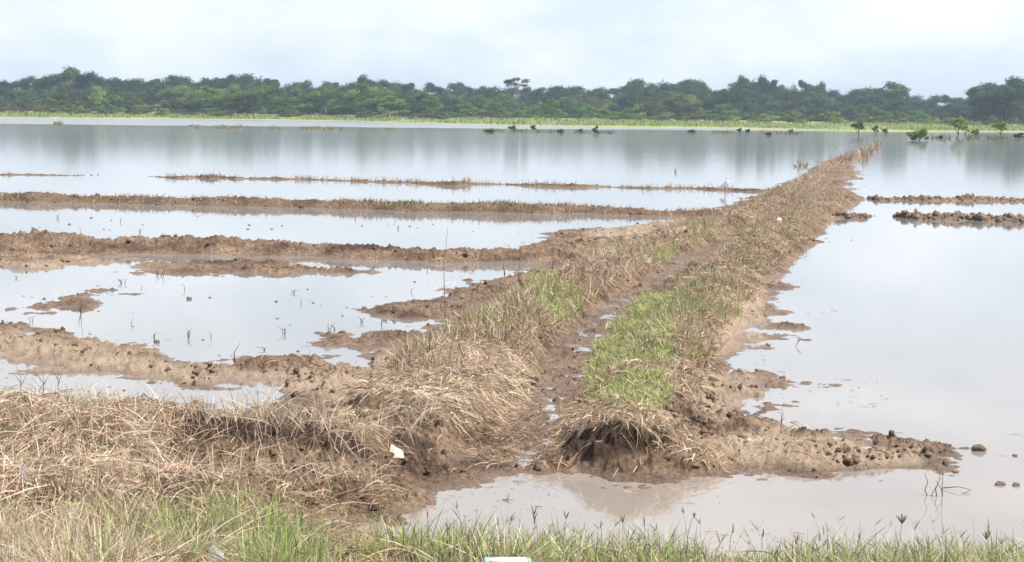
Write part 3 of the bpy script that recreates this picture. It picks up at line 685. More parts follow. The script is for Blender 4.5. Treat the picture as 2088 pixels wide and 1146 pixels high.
SKY = np.array([(-250, 150), (0, 155), (60, 153), (100, 140), (135, 131), (190, 141), (240, 153), (275, 158), (300, 150), (345, 145), (375, 151), (400, 148), (430, 152), (460, 146), (505, 143), (545, 152), (600, 159), (650, 158), (700, 160), (745, 148), (800, 161), (850, 158), (910, 162), (940, 160),
    (990, 169), (1100, 172), (1160, 162), (1200, 171), (1240, 172), (1305, 154), (1340, 160), (1380, 153), (1430, 162), (1460, 178), (1490, 149), (1530, 150), (1560, 165), (1575, 160), (1600, 180), (1625, 156), (1665, 160), (1700, 178), (1760, 172), (1800, 162), (1830, 172), (1860, 189), (1920, 186), (1960, 192), (2000, 165), (2040, 151), (2088, 156), (2350, 160)], float)
GB = 'trees of the back row of the far woods'; GM = 'bushy trees in front of the far woods'; GS = 'low bushes at the foot of the far woods'
named = [
 ('round', 'dark', 130, 131, 620, 110, 'highest rounded dark tree at the left end of the far woods'),
 ('round', 'dark', 195, 141, 610, 100, 'dark tree crown just right of the highest rounded one on the left'),
 ('broad', 'dark', 345, 145, 640, 100, 'broad dark crown between the left hump and the bright front trees'),
 ('broad', 'dark', 500, 143, 660, 110, 'broad crown with a small peak rising behind the front trees'),
 ('round', 'dark', 745, 147, 650, 66, 'dark pointed crown rising over the tallest front tree'),
 ('flat', 'dark', 1050, 151, 600, 66, 'umbrella shaped tree with sky showing under its thin crown'),
 ('broad', 'dark', 1305, 153, 650, 95, 'dark domed crown left of the sky gap in the woods'),
 ('broad', 'dark', 1390, 153, 650, 110, 'wide dark domed crown ending at the notch of sky'),
 ('round', 'dark', 1497, 148, 640, 60, 'first dark crown right of the deep notch of sky'),
 ('round', 'dark', 1537, 148, 640, 60, 'second dark crown right of the deep notch of sky'),
 ('tall', 'dark', 1577, 158, 640, 42, 'narrow dark crown left of the second gap in the skyline'),
 ('round', 'dark', 1622, 155, 630, 50, 'dark crown just right of the second gap in the skyline'),
 ('broad', 'dark', 1665, 161, 630, 70, 'dark leaning crown sloping down towards the pale shrubs'),
 ('round', 'dark', 1795, 161, 600, 110, 'large grey green rounded tree above the far end of the long bund'),
 ('round', 'dark', 2040, 150, 520, 130, 'tall heavy tree at the right end of the woods'),
 ('tall', 'dark', 1990, 172, 530, 70, 'dark tree leaning out from the heavy tree at the right end'),
 ('round', 'mid', 417, 168, 520, 100, 'round green tree at the left end of the bright front group'),
 ('round', 'mid', 745, 162, 510, 105, 'tallest green tree of the bright front group'),
 ('tall', 'mid', 868, 184, 500, 58, 'slim green tree standing on a bare trunk right of the front group'),
 ('low', 'mid', 1108, 196, 500, 70, 'small green bushy tree standing alone below the umbrella tree'),
 ('round', 'olive', 1385, 190, 520, 90, 'rounded tree with a yellowish top below the sky notch'),
 ('low', 'pale', 190, 168, 560, 60, 'pale green crown set in the dark trees at the left'),
]
for k, t, u, tp, d, w, lb in named: tree_at(k, t, u, tp, d, w, lb, 'trees of the far woods')
u = -50
while u < 2140:
    top = np.interp(u, SKY[:, 0], SKY[:, 1])
    near = min(abs(u - n[2]) for n in named if n[4] > 580)
    tp = top + RNG.uniform(1, 5) + (5 if near < 28 else 0)
    if 1000 < u < 1100: tp = 172
    tree_at(['round', 'broad'][int(RNG.integers(0, 2))], 'dark', u, tp, RNG.uniform(630, 700), None, 'dark green tree packed in the back row of the far woods', GB)
    u += RNG.uniform(26, 38)
u = -50
while u < 2140:
    top = np.interp(u, SKY[:, 0], SKY[:, 1]); tone = RNG.choice(['dark', 'mid', 'dark', 'olive'])
    tree_at(['round', 'broad'][int(RNG.integers(0, 2))], tone, u, top + RNG.uniform(16, 34), RNG.uniform(560, 610), None,
            {'dark': 'dark green tree standing in the middle rows of the far woods', 'mid': 'mid green tree standing in the middle rows of the far woods', 'olive': 'olive green tree standing in the middle rows of the far woods'}[tone], 'trees in the middle rows of the far woods')
    u += RNG.uniform(28, 42)
for u, tp in [(470, 178), (512, 170), (562, 172), (612, 174), (655, 170), (695, 180), (800, 196), (835, 205)]:
    tree_at('round', 'mid', u, tp, RNG.uniform(500, 530), 70, 'bright green tree in the close front group left of centre', 'front group of green trees')
for u in np.arange(-30, 2130, 33.0):
    uu = u + RNG.uniform(-8, 8)
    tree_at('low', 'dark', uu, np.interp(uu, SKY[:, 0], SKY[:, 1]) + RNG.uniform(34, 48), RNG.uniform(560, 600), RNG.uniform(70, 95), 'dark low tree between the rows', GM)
for u in np.arange(-30, 2130, 41.0):
    if 380 < u < 860: continue
    uu = u + RNG.uniform(-14, 14); base_top = np.interp(uu, SKY[:, 0], SKY[:, 1])
    tone = RNG.choice(['dark', 'olive', 'dark', 'mid'])
    tree_at('low', tone, uu, base_top + RNG.uniform(36, 52), RNG.uniform(500, 550), RNG.uniform(55, 85),
            {'dark': 'dark leafy tree reaching to the ground at the front of the far woods', 'olive': 'olive green tree reaching to the ground at the front of the far woods', 'mid': 'mid green tree reaching to the ground at the front of the far woods'}[tone], GM)
for u in np.arange(-30, 2130, 38.0):
    uu = u + RNG.uniform(-15, 15); tone = RNG.choice(['olive', 'mid', 'pale', 'olive'])
    if 400 < uu < 700 and RNG.random() < .7: continue
    tree_at('low', tone, uu, v0(uu) - RNG.uniform(-1, 12), RNG.uniform(465, 495), RNG.uniform(35, 75),
            {'pale': 'pale green bush on the meadow before the woods', 'olive': 'olive bush on the meadow before the woods', 'mid': 'mid green bush on the meadow before the woods'}[tone], GS, cat='shrub')
for u, tp, w, tn, lb in [(1487, 232, 36, 'lime', 'small bright yellow green bush on the meadow left of the far bund end'), (1615, 222, 50, 'pale', 'larger pale round bush on the meadow'), (1690, 220, 60, 'pale', 'pale bush beside the larger pale round bush')]:
    tree_at('low', tn, u, tp, 455, w, lb, cat='shrub')

LM = [(0, 'the left edge'), (130, 'the highest rounded tree'), (417, 'the front group'), (745, 'the tallest front tree'), (1050, 'the umbrella tree'),
      (1465, 'the deep notch of sky'), (1597, 'the second sky gap'), (1795, 'the big grey green tree'), (2040, 'the heavy right end tree')]
ORDN = ['nearest', 'second', 'third', 'fourth', 'fifth', 'sixth', 'seventh', 'eighth', 'ninth', 'tenth', 'eleventh', 'twelfth', 'thirteenth'] + ['outermost'] * 12
def single_out():
    fam = {}
    for o in bpy.data.objects:
        if o.get('group') in (GB, GM, GS, 'trees in the middle rows of the far woods', 'front group of green trees'):
            fam.setdefault(o['label'], []).append(((o.location.x / o.location.y * F + UC), o))
    for lb, lst in fam.items():
        short = lb.replace('packed in the back row of the far woods', 'in the back row').replace('standing in the middle rows of the far woods', 'in the middle rows')
        short = short.replace('reaching to the ground at the front of the far woods', 'at the front').replace('in the close front group left of centre', 'in the close group').replace('on the meadow before the woods', 'on the meadow')
        cell = {}
        for u, o in lst:
            if u < 0 or u > 2088: o['label'] = short + (', beyond the left edge' if u < 0 else ', beyond the right edge'); continue
            k = min(range(len(LM)), key=lambda i: abs(LM[i][0] - u)); sd = 'right' if u >= LM[k][0] else 'left'
            cell.setdefault((k, sd), []).append((abs(u - LM[k][0]), o))
        for (k, sd), c in cell.items():
            c.sort(key=lambda t: t[0])
            for i, (_, o) in enumerate(c): o['label'] = f'{short}, {ORDN[i]} one {sd} of {LM[k][1]}'.replace('front group', 'front group') 
single_out()

# meadow grass: fringe of blades on the bank and on the low islets in front of it
n = 34000
xx = RNG.uniform(-150, 150, n); yy = shore_y(xx) + 12 * (fbm(xx * .06, xx * 0, 1, 3) - .5) * 2 + RNG.random(n) ** 1.5 * 70 + 1
b = np.stack([xx, yy, np.full(n, .15) + .012 * (yy - shore_y(xx))], -1)
d0 = np.stack([RNG.normal(size=n) * .35, RNG.normal(size=n) * .35, np.ones(n)], -1)
tall = fbm(xx * .15, yy * .08, 4, 3)
blades('meadow_grass', b, d0, np.zeros((n, 3)), RNG.uniform(.25, .8, n) * (.2 + 1.7 * tall ** 1.5), RNG.uniform(.1, .25, n), palette(n, [(.26, .32, .11), (.33, .36, .15), (.20, .27, .09), (.40, .37, .19)]), M_GRASS, label='tall yellow green grass on the far meadow')
def islet(u0, u1, vv, n, hgt, label, cols, thick=1.2):
    uu = RNG.uniform(u0, u1, n); k = fbm(uu * .035, uu * 0 + vv, 2, 3); kk = k > .42
    uu = uu[kk]; n = len(uu); v_ = vv + (uu - u0) * math.tan(ROLL) + RNG.normal(size=n) * thick
    w = P(uu, v_); b = np.stack([w[:, 0], w[:, 1], np.full(n, -.03)], -1)
    d0 = np.stack([RNG.normal(size=n) * .5, RNG.normal(size=n) * .5, np.ones(n)], -1)
    blades('water_grass', b, d0, np.zeros((n, 3)), RNG.uniform(.4, 1, n) * hgt, RNG.uniform(.06, .14, n), palette(n, cols), M_GRASS, label=label)
OC = [(.22, .23, .12), (.28, .24, .16), (.18, .20, .09), (.33, .28, .19)]
islet(385, 800, 259, 4200, .26, 'brownish grass standing in the water before the left end of the meadow', OC, 1.7)
islet(70, 125, 253, 500, .5, 'small patch of water grass far out on the left', OC)
islet(985, 1260, 268, 500, .5, 'broken line of weeds in the water below the umbrella tree', [(.16, .2, .07), (.2, .18, .1)])
islet(1400, 1640, 270, 500, .5, 'broken line of weeds in the water left of the far bund end', [(.16, .2, .07), (.2, .18, .1)])
islet(1900, 2140, 282, 900, .5, 'dark weeds in the water around the small trees on the right', [(.14, .18, .06), (.2, .18, .1)], 3)

def far_weeds(u0, u1, v0_, v1_, n, hgt):
    uu = RNG.uniform(u0, u1, n); t = (uu - u0) / (u1 - u0); w = P(uu, v0_ + (v1_ - v0_) * t + RNG.normal(size=n) * 1.5)
    b = np.stack([w[:, 0] + RNG.normal(size=n) * .15, w[:, 1], np.full(n, -.02)], -1); d0 = np.stack([RNG.normal(size=n) * .4, RNG.normal(size=n) * .4, np.ones(n)], -1)
    blades('dry_grass', b, d0, RNG.normal(size=(n, 3)) * .2, RNG.uniform(.3, 1, n) * hgt, RNG.uniform(.03, .06, n), palette(n, GREYC + BROWNC[:2]), M_STRAW, label='sparse dead weeds where the long bund runs out into the far water')
far_weeds(1752, 1796, 326, 296, 260, .8)
far_weeds(1690, 1745, 345, 318, 350, .5)
far_weeds(1622, 1642, 340, 338, 30, .35)

# young trees and bushes standing in the flood water
def water_bush(u, vbase, vtop, w, tone, stem, label, cat='shrub', seed=0, name='water_shrub'):
    p = P(u, vbase); dist = p[1]; H = (vbase - vtop) * dist / F; rx = w * 1.2 / 2 * dist / F
    root = empty(name, (p[0], p[1], 0)); bs = H * stem; rz = (H - bs) / 1.75
    V, Q, c, cl = crown_mesh(seed + 900, rx, rz, bs, 20, .17, 130, .9)
    mesh_obj('crown', V, Q, MATS[tone], root, False, c); mb = MB(); rg = np.random.default_rng(seed)
    mb.tube([(0, 0, -.3), (.03, 0, bs * .6), (0, 0, bs + rz * .8)], [.06, .05, .02], 6)
    for i in range(5): mb.tube([(0, 0, bs * .5), cl[i] * .6 + np.array([0, 0, bs * .2]), cl[i]], [.035, .025, .01], 5)
    mb.build('trunk', M_BARK, root); return tag(root, label, cat, 'bushes standing in the flood water')
water_bush(1750, 279, 247, 32, 'mid', .45, 'small round green tree on a thin trunk in the water left of the dark bush', 'tree', 1, 'young_tree')
water_bush(1875, 287, 261, 46, 'mid', .02, 'wide dark green bush standing in the flood water', seed=2)
water_bush(1953, 282, 234, 28, 'lime', .3, 'tallest bright yellow green sapling standing in the water', 'tree', 3, 'young_tree')
water_bush(1968, 280, 244, 26, 'lime', .25, 'lower yellow green sapling touching the tallest one', 'tree', 4, 'young_tree')
water_bush(2040, 284, 247, 36, 'lime', .5, 'small round lime tree on a short trunk near the right edge', 'tree', 5, 'young_tree')
water_bush(1786, 272, 255, 14, 'olive', .1, 'narrow bush beside the small round green tree in the water', seed=6)
water_bush(1805, 273, 261, 12, 'olive', .1, 'tiny bush second to the right of the small round green tree', seed=7)
water_bush(1990, 280, 262, 18, 'lime', .2, 'tiny yellow green bush between the sapling and the lime tree', seed=8)
water_bush(1918, 284, 276, 9, 'dark', .0, 'tiny dark tuft in the water right of the wide dark bush', seed=9)
water_bush(2078, 282, 270, 20, 'dark', .0, 'low dark tuft at the right edge of the water', seed=10)
water_bush(1215, 274, 256, 13, 'olive', .1, 'tallest leaning weed bush in the broken line below the umbrella tree', seed=11)
water_bush(1143, 273, 262, 12, 'mid', .0, 'green weed bush between the centre weeds, left of the leaning one', seed=12)
water_bush(1184, 271, 262, 11, 'mid', .0, 'tiny green weed bush just left of the leaning one', seed=13)
water_bush(1088, 265, 254, 12, 'olive', .1, 'small weed bush against the white strip of water', seed=14)
water_bush(1045, 267, 255, 16, 'olive', .1, 'ragged weed bush at the left against the white strip of water', seed=15)
water_bush(1000, 271, 262, 22, 'mid', .0, 'flat green weed bush at the left end of the centre line', seed=16)
water_bush(1508, 270, 261, 10, 'dark', .1, 'small dark weed bush left of the far bund end', seed=17)
water_bush(1525, 270, 263, 9, 'dark', .0, 'tiny dark weed tuft just right of the small dark weed bush', seed=18)
water_bush(1411, 271, 264, 16, 'dark', .0, 'flat dark weed tuft standing farthest left of the right hand line', seed=19)
water_bush(1568, 277, 270, 12, 'dark', .0, 'low dark weed tuft in the water between the tiny tufts', seed=20)
water_bush(1613, 271, 263, 10, 'mid', .0, 'tiny green tuft close to the far bund on its left', seed=21)

# ------------------------------------------------------------------ small things
def heron():
    p = P(1478, 395); root = empty('white_egret', (p[0], p[1], 0), rad(-60), label='white egret standing in the shallows beside the thin far cross bund', cat='bird')
    mb = MB()   # body and neck as one continuous tube: tail, body, breast, neck, head
    mb.tube([(-.19, 0, .15), (-.12, 0, .18), (-.04, 0, .22), (.03, 0, .265), (.075, 0, .30), (.09, 0, .345), (.085, 0, .39), (.092, 0, .42), (.115, 0, .435), (.135, 0, .43)],
            [.006, .032, .055, .06, .042, .026, .018, .02, .021, .01], 12)
    mb.build('body', M_FEATHER, root)
    b = MB(); b.tube([(.132, 0, .431), (.165, 0, .425), (.195, 0, .418)], [.009, .006, .001], 6); b.build('bill', M_BILL, root)
    w = MB()
    for s in (-1, 1): w.tube([(.03, s * .045, .26), (-.05, s * .055, .225), (-.14, s * .035, .165), (-.2, s * .012, .13)], [.018, .03, .02, .004], 8)
    w.build('wing', M_FEATHER, root)
    for s in (-1, 1):
        l = MB(); l.tube([(-.01, s * .022, .2), (0, s * .022, .1), (-.008, s * .022, -.04)], [.009, .006, .005], 6)
        l.tube([(-.008, s * .022, -.03), (.04, s * .03, -.035)], [.004, .002], 5); l.build('leg', M_LEG, root)
heron(); bpy.data.objects['white_egret'].scale = (1.3,) * 3

def scrap(name, u, v, z, size, m, label, cat, seed, tilt=.5):
    p = ray_hit(u, v); z = p[2]; rg = np.random.default_rng(seed); n = 9
    X, Y = np.meshgrid(np.linspace(-1, 1, n), np.linspace(-1, 1, n), indexing='ij')
    Z = (fbm(X * 1.4 + seed, Y * 1.4, seed, 3) - .5) * .9; X = X * (1 - .45 * (Y + 1) / 2 * (rg.random() + .5)) + .12 * Z
    V = np.stack([X * size[0] / 2, Z * size[2] * .5 + (Y * .5 + .5) * size[1] * 1.3, (Y * .5 + .5) * size[2] * np.clip(.95 - .55 * X + .5 * Z, .25, 1.2)], -1).reshape(-1, 3)
    q = np.arange(n * n).reshape(n, n); q = np.stack([q[:-1, :-1], q[1:, :-1], q[1:, 1:], q[:-1, 1:]], -1).reshape(-1, 4)
    V2 = V + (0, .004, 0); V = np.concatenate([V, V2]); q = np.concatenate([q, q[:, ::-1] + n * n])
    o = mesh_obj(name, V, q, m, None, True); o.location = (p[0], p[1], z); return tag(o, label, cat)
scrap('plastic_scrap', 808, 934, .08, (.12, .06, .07), M_WHITE, 'crumpled cream white plastic scrap lying on the mud left of the channel mouth', 'plastic scrap', 3)
scrap('plastic_scrap', 1591, 452, .3, (.16, .08, .08), M_CREAM, 'small pale scrap lying on the right long bund near the cross bunds', 'plastic scrap', 5)
scrap('cloth_rag', 48, 990, .25, (.09, .05, .10), M_GREYCLOTH, 'crumpled grey rag caught in the straw at the left edge', 'rag', 6)
scrap('plastic_bag', 440, 1148, .2, (.10, .05, .06), M_BLUEGREY, 'blue grey plastic bag half hidden in the grass, the left one of two pieces', 'plastic bag', 8)
scrap('plastic_bag', 474, 1149, .2, (.07, .05, .055), M_BLUEGREY, 'smaller blue grey plastic piece in the grass right beside the bag', 'plastic bag', 9)
def carton():
    z = .34; p = P(1036, 1139, z); root = empty('litter_carton', (p[0], p[1], z - .12), rad(2), label='white carton with teal ends lying in the bottom grass', cat='carton')
    def box(x0, x1, nm, m, e=0):
        mb = MB(); Y0, Y1, Z0, Z1 = -.04 - e, .04 + e, 0, .12 + e; c = .006
        prof = [(Y0, Z0), (Y0, Z1 - c), (Y0 + c, Z1), (Y1 - c, Z1), (Y1, Z1 - c), (Y1, Z0)]
        V = [(x, a, b) for x in (x0, x1) for a, b in prof]; Q = [(i, (i + 1) % 6, 6 + (i + 1) % 6, 6 + i) for i in range(6)]
        Q += [(0, 5, 4, 3), (0, 3, 2, 1), (6, 7, 8, 9), (6, 9, 10, 11)]; mb.add(V, Q); mb.build(nm, m, root, False)
    box(-.095, .095, 'side_panel', mat_simple('white_card', (.80, .80, .76), .5, (.70, .70, .66), 9, .1)); box(-.12, -.095, 'end_flap', M_TEAL, -.002); box(.095, .115, 'end_flap', M_TEAL, -.002)
carton()

# stalks
def stalk(name, base, pts, r, label, cat, m=M_STEM, heads=None, group=None, hm=None):
    root = empty(name, base, label=label, cat=cat, group=group)
    mb = MB()
    for q in pts: mb.tube(q, np.linspace(r, r * .45, len(q)), 5)
    mb.build('stem', m, root)
    if heads:
        for h in heads:
            hb = MB(); hb.tube(h, [r * 1.1, r * 1.7, r * 1.5, r * .5], 6); hb.build('seed_head', hm or m, root)
    return root
M_SEED = mat_simple("seed_head", (.17, .20, .10), .8, (.10, .11, .06), 60, .8)
M_GSTEM = mat_simple("green_stem", (.22, .28, .10), .6)
p = P(905, 690); stalk('reed_stalk', (p[0], p[1], 0), [[(0, 0, -.1), (.01, 0, .35), (-.01, 0, .8), (.03, 0, 1.27)]], .006, 'single tall thin dark reed standing in the mud left of the long bund', 'reed')
p = P(1922, 1012)
stalk('water_weed', (p[0], p[1], 0), [[(0, 0, -.05), (-.005, 0, .08), (0, 0, .2)], [(-.03, 0, -.05), (-.05, 0, .05), (-.02, 0, .13), (-.04, 0, .17)], [(-.08, .02, -.05), (-.12, .02, .04), (-.10, .02, .09), (-.125, .02, .16)], [(.01, 0, -.05), (-.01, 0, .05), (-.05, 0, .11)], [(-.05, 0, 0), (-.08, 0, -.0), (-.035, 0, .09)]], .0045, 'zigzag dark weed stems standing in the water right of the muddy spit', 'weed')
p = P(1618, 705); stalk('water_weed', (p[0], p[1], 0), [[(0, 0, -.05), (.05, 0, .05), (.08, 0, .10)], [(.05, 0, .04), (.09, 0, .09), (.10, .0, .07)]], .004, 'bent twig poking from the wide water on the right', 'weed')
p = P(1965, 1004); stalk('fallen_reed', (p[0], p[1], 0), [[(-.12, .1, .01), (-.03, .05, .03), (.05, 0, .02)], [(.05, 0, .02), (0, -.04, .005), (-.08, -.08, -.01)]], .004, 'pale bent reed lying on the water beside the zigzag weeds', 'reed', m=M_STEM)
p = P(1592, 890); stalk('dry_weed', (p[0], p[1], .1), [[(0, 0, -.1), (0, 0, .05), (.01, 0, .15)], [(0, 0, 0), (.02, 0, .1)]], .004, 'short dark spike standing on the muddy spit', 'weed')
p = P(1377, 352); stalk('dry_weed', (p[0], p[1], 0), [[(0, 0, -.1), (.02, 0, .1), (.01, 0, .25)], [(0, 0, -.1), (-.03, 0, .12), (-.04, 0, .2)], [(0, 0, -.1), (.05, 0, .1), (.06, 0, .17)]], .014, 'lone brown weed stump in open water above the thin cross bund', 'weed')
for i, (u, v, h, lb) in enumerate([(42, 805, .33, 'leftmost thin dry weed rising behind the straw heap'), (88, 808, .36, 'dry weed rising behind the straw heap, second from the left edge'), (118, 812, .5, 'forked dry weed rising behind the straw heap between two others'), (80, 812, .3, 'short dry weed beside the forked one behind the straw heap')]):
    p = P(u, v, .3); rg = np.random.default_rng(i)
    stalk('dry_weed', (p[0], p[1], .3), [[(0, 0, -.1), (rg.normal() * .02, 0, h * .4), (-.04 + rg.normal() * .02, 0, h * .8)], [(0, 0, h * .2), (.05, 0, h * .5)], [(0, 0, h * .3), (-.06, 0, h * .55)]], .003, lb, 'weed', group='dry weeds behind the straw heap')
for i, (u, v, h, lb) in enumerate([(1030, 560, .35, 'dark thin weed at the water corner left of the green tuft'), (1062, 590, .55, 'dark leaning weed close to the green tuft on the long bund'), (1125, 560, .5, 'dark weed rising over the green tuft'), (165, 640, .3, 'dark spiky weed at the end of the small mud islet on the left'), (330, 562, .16, 'left of two dark stubs on the low mud tongue'), (322, 560, .14, 'right of two dark stubs on the low mud tongue'), (480, 742, .22, 'dark bent weed on the edge of the pale mud flat')]):
    p = P(u, v); rg = np.random.default_rng(i + 40)
    stalk('dry_weed', (p[0], p[1], 0), [[(0, 0, -.1), (rg.normal() * .03, 0, h * .5), (rg.normal() * .04, 0, h)], [(0, 0, 0), (.05 * rg.normal(), 0, h * .6)], [(0, 0, 0), (-.05, 0, h * .45)]], .006, lb, 'weed')

# seed-headed grass stalks in the foreground
fgst = [(1097, 1038, 'a'), (1163, 1048, 'v'), (1428, 1045, 'f'), (1509, 1078, 's'), (1571, 1086, 's'), (1640, 1100, 'v'), (1688, 1095, 's'), (1770, 1094, 's'), (1858, 1058, 'F'), (1960, 1098, 'l'), (2035, 1092, 'F'),
        (762, 1050, 's'), (812, 1050, 'l'), (876, 1046, 's'), (920, 1072, 'v'), (1022, 1062, 's'), (1235, 1068, 's'), (1280, 1056, 'v'), (1325, 1062, 's'), (1345, 1085, 's'), (985, 1070, 's'), (1210, 1090, 'l'), (955, 1085, 's'), (1385, 1095, 's'), (680, 1065, 's')]
SHP = {'a': ('feathery', 5), 'v': ('V forked', 2), 'f': ('tiny finger tipped', 4), 's': ('single spiked', 1), 'F': ('thick many fingered', 7), 'l': ('slanting', 1)}
for i, (u, v, k) in enumerate(fgst):
    rg = np.random.default_rng(i + 70); d = 11.15 + rg.uniform(-.25, .25); z0 = .06
    top_z = CAM_H - (v - v0(u)) * d / F; x = (u - UC) / F * d; h = top_z - z0; ln = {'l': .16, 'f': .05}.get(k, rg.normal() * .03)
    hd = h - .055; st = [[(-ln, 0, -.1), (-ln * .6, 0, h * .35), (-ln * .2, 0, h * .7), (0, 0, hd)]]; heads = []
    nh = SHP[k][1]
    for j in range(nh):
        a = (j - (nh - 1) / 2) * (.2 if nh > 2 else .55) + rg.normal() * .05; sl = {'F': .06, 'f': .03}.get(k, .055) * rg.uniform(.8, 1.1)
        if k == 'l': a = .6
        yo = rg.normal() * .012; zs = hd if k != 'a' else hd - .03 * (j % 3)
        heads.append([(0, 0, zs), (math.sin(a) * sl * .35, yo * .4, zs + math.cos(a) * sl * .35), (math.sin(a) * sl * .7, yo * .8, zs + math.cos(a) * sl * .7), (math.sin(a) * sl, yo, zs + math.cos(a) * sl)])
    side = 'left of' if u < 1036 else 'right of'
    stalk('grass_stalk', (x, d, z0), st, .0022, f'{SHP[k][0]} seed head on a grass stalk, number {i + 1}', 'grass stalk', M_GSTEM, heads, 'seed headed grass stalks along the bottom', M_SEED)
order = sorted([o for o in bpy.data.objects if o.name.startswith('grass_stalk')], key=lambda o: o.location.x)
ORD = ['first', 'second', 'third', 'fourth', 'fifth', 'sixth', 'seventh', 'eighth', 'ninth', 'tenth', 'eleventh', 'twelfth', 'thirteenth', 'fourteenth', 'fifteenth', 'sixteenth', 'seventeenth', 'eighteenth', 'nineteenth', 'twentieth', 'twenty first', 'twenty second', 'twenty third', 'twenty fourth', 'twenty fifth']
for i, o in enumerate(order):
    o['label'] = o['label'].split(',')[0] + f', {ORD[i]} from the left' if i < 13 else o['label'].split(',')[0] + f', {ORD[len(order) - 1 - i]} from the right'

# clods and stubble poking out of the shallows
clod_protos = []
for s in range(5):
    mb = MB(); mb.blob((0, 0, 0), (1, .8, .55), s, .3); o = mb.build('mud_clod', M_CLOD); clod_protos.append(o)
used = set()
def clod(u, v, wpx, label, group):
    p = P(u, v); d = p[1]; r = wpx / 2 * d / F; s = int(RNG.integers(0, 5))
    if s in used: o = clod_protos[s].copy(); COL.objects.link(o)
    else: o = clod_protos[s]; used.add(s)
    o.location = (p[0], p[1], r * .1); o.scale = (r, r, r * RNG.uniform(.7, 1.3)); o.rotation_euler = (0, 0, RNG.random() * 6.28)
    for k in list(o.keys()): del o[k]
    return tag(o, label, 'mud clod', group)
for u, v, w, lb in [(1995, 918, 34, 'largest round clod in the water off the tip of the muddy spit'), (2070, 930, 14, 'dark clod near the right edge beyond the largest round clod'), (1948, 963, 16, 'small clod in the water just above the zigzag weeds'), (1872, 928, 12, 'dark clod on the tip of the muddy spit'), (2040, 988, 24, 'left clod of the small muddy row near the right edge'), (2072, 990, 20, 'right clod of the small muddy row near the right edge'), (320, 698, 14, 'clod at the edge of the pale mud flat on the left'), (385, 610, 12, 'dark flat clod alone in the left water'), (1465, 848, 16, 'dark clod on the muddy shore right of the green strip')]:
    clod(u, v, w, lb, None)
for i in range(70):
    u = RNG.uniform(0, 1000); v = RNG.choice([RNG.uniform(440, 475), RNG.uniform(545, 730), RNG.uniform(600, 740), RNG.uniform(770, 820)])
    if v > 740: u = RNG.uniform(150, 600)
    if 545 < v and RNG.random() < .5: u = RNG.uniform(550, 850)
    w = P(u, v); z, *_ = terrain(np.array([w[0]]), np.array([w[1]]))
    if z[0] > .0: continue
    clod(u, v, RNG.uniform(3, 7), 'tiny mud clod poking out of the shallow water on the left', 'tiny clods in the left water')
for i in range(46):
    u = RNG.uniform(0, 950); v = RNG.choice([RNG.uniform(438, 475), RNG.uniform(550, 720), RNG.uniform(550, 720)])
    if i > 36: u = RNG.uniform(400, 1500); v = 355 + u * .018 + RNG.uniform(-2, 12)
    w = P(u, v); z, *_ = terrain(np.array([w[0]]), np.array([w[1]]))
    if z[0] > .0: continue
    h = RNG.uniform(.04, .12) * (1 + (w[1] > 30)); mb = MB(); q = []
    for j in range(int(RNG.integers(1, 4))): mb.tube([(0, 0, -.04), (RNG.normal() * .02, 0, h * .5), (RNG.normal() * .04, 0, h * RNG.uniform(.6, 1))], [.005, .004, .002], 5)
    o = mb.build('rice_stub', M_STEM); o.location = (w[0], w[1], 0)
    tag(o, 'tiny dead rice stub standing in the shallow water on the left', 'rice stub', 'rice stubs in the left water')

def loose_clods(pos, rr, label, dark=.7):
    n = len(pos); protos = []
    for s_ in range(6):
        mb = MB(); mb.blob((0, 0, 0), (1, .85, .7), 20 + s_, .34, 9, 6); protos.append((mb.v[0], mb.q[0]))
    V = []; Q = []; C = []; off = 0
    for i in range(n):
        v, q = protos[i % 6]; a = RNG.random() * 6.28; c, s_ = math.cos(a), math.sin(a); sc = rr[i] * RNG.uniform(.7, 1.2, 3)
        w = v * sc; w = np.stack([w[:, 0] * c - w[:, 1] * s_, w[:, 0] * s_ + w[:, 1] * c, w[:, 2]], -1) + pos[i]
        V.append(w); Q.append(q + off); off += len(w); C.append(np.tile([RNG.random() * .5, 0, RNG.random() ** 2 * dark], (len(w), 1)))
    Q = np.concatenate(Q); tri = Q[:, 2] == Q[:, 3]
    tag(mesh_obj('mud_clods', np.concatenate(V), Q[~tri], M_GROUND, None, False, np.concatenate(C), 'Mask'), label, None, None, 'stuff')
def gpick(w, n):
    b, i = pick(w, n); return b
b = gpick(inw * smooth(.0, .06, GZ) * (1 - .85 * m_straw) * (1 - m_green) * (1 - m_dark) * (.15 + smooth(.5, .65, fbm(gx * 1.8, gy * 1.8, 5, 3))) * (GV > 440) * (GV < 1060), 7000)
loose_clods(b + (0, 0, .008), (.006 + RNG.random(len(b)) ** 3.5 * .027) * (1 + .012 * b[:, 1]), 'loose crumbs and clods of mud strewn over the bunds and flats')
for k, nn_ in (('R1', 500), ('R2', 600), ('L2', 500), ('L1', 150)):
    X, Y, Z = ST[k]; w = (Z > .0).ravel().astype(float); idx = RNG.choice(len(w), nn_, p=w / w.sum())
    b = np.stack([X.ravel()[idx], Y.ravel()[idx], Z.ravel()[idx]], -1)
    loose_clods(b, .02 + RNG.random(nn_) ** 2 * (.09 if k[0] == 'R' else .05), {'R1': 'clods on the far lumpy cross bund on the right', 'R2': 'clods on the near lumpy cross bund on the right', 'L2': 'clods on the middle cross bund on the left', 'L1': 'clods on the thin far cross bund on the left'}[k], 0.35)

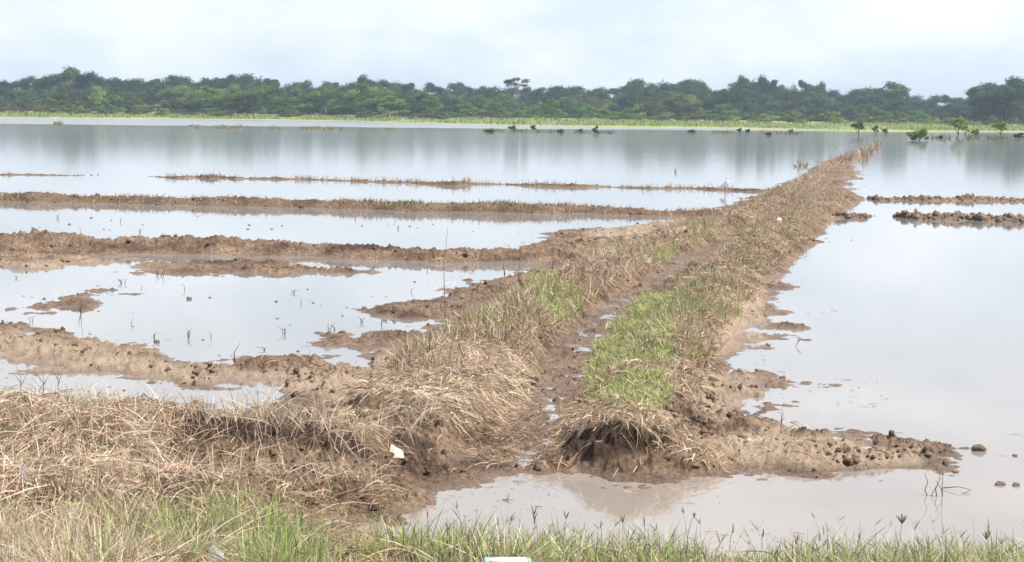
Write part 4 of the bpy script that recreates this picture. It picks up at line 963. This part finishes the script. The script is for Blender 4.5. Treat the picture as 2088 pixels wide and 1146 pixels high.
# thin veg on the far cross bunds
def strip_veg(key, n, Lr, cols, label, m, u0=-1e9, u1=1e9, wr=(.012, .022)):
    X, Y, Z = ST[key]; U, V_ = PIX(X, Y, Z)
    w = ((Z > .02) & (U > u0) & (U < u1)) * (.2 + smooth(.45, .62, fbm(X * .8, Y * .8, 3, 2))); w = w.ravel(); idx = RNG.choice(len(w), n, p=w / w.sum())
    b = np.stack([X.ravel()[idx] + RNG.normal(size=n) * .03, Y.ravel()[idx], Z.ravel()[idx] - .01], -1)
    d0 = np.stack([RNG.normal(size=n) * .5, RNG.normal(size=n) * .5, np.ones(n)], -1); d0 /= np.linalg.norm(d0, axis=1)[:, None]
    blades('dry_grass' if m is M_STRAW else 'green_grass', b, d0, RNG.normal(size=(n, 3)) * .15, RNG.uniform(*Lr, n), RNG.uniform(*wr, n), palette(n, cols), m, label=label)
strip_veg('L2', 3500, (.04, .14), BROWNC, 'short dry stubble on the brown cross bund in the middle of the left fields', M_STRAW)
strip_veg('L2', 1300, (.05, .13), [(.22, .22, .10), (.26, .25, .12)], 'dull green tufts along the brown cross bund', M_GRASS, 800, 1160)
strip_veg('L1', 1200, (.05, .22), BROWNC, 'dry stubble on the thin farthest cross bund', M_STRAW)
strip_veg('R1', 400, (.03, .09), BROWNC, 'dry bits on the far lumpy bund on the right', M_STRAW)
strip_veg('R2', 400, (.03, .09), BROWNC, 'dry bits on the near lumpy bund on the right', M_STRAW)

# ------------------------------------------------------------------ haze
m, nt, out = mat("haze_air")
pv = nd(nt, 'ShaderNodeVolumePrincipled', {'Color': rgb(.72, .85, 1.0), 'Density': .00030, 'Anisotropy': .2})
nt.links.new(pv.outputs[0], out.inputs['Volume'])
x0, x1, y0, y1, z0, z1 = -3100, 3100, -60, 5100, -1.6, 40
V = [(x, y, z) for z in (z0, z1) for (x, y) in ((x0, y0), (x1, y0), (x1, y1), (x0, y1))]
tag(mesh_obj('haze', V, [[0, 3, 2, 1], [4, 5, 6, 7], [0, 1, 5, 4], [1, 2, 6, 5], [2, 3, 7, 6], [3, 0, 4, 7]], m), 'thin bluish summer haze over the fields', None, None, 'stuff')
S.cycles.volume_bounces = 0
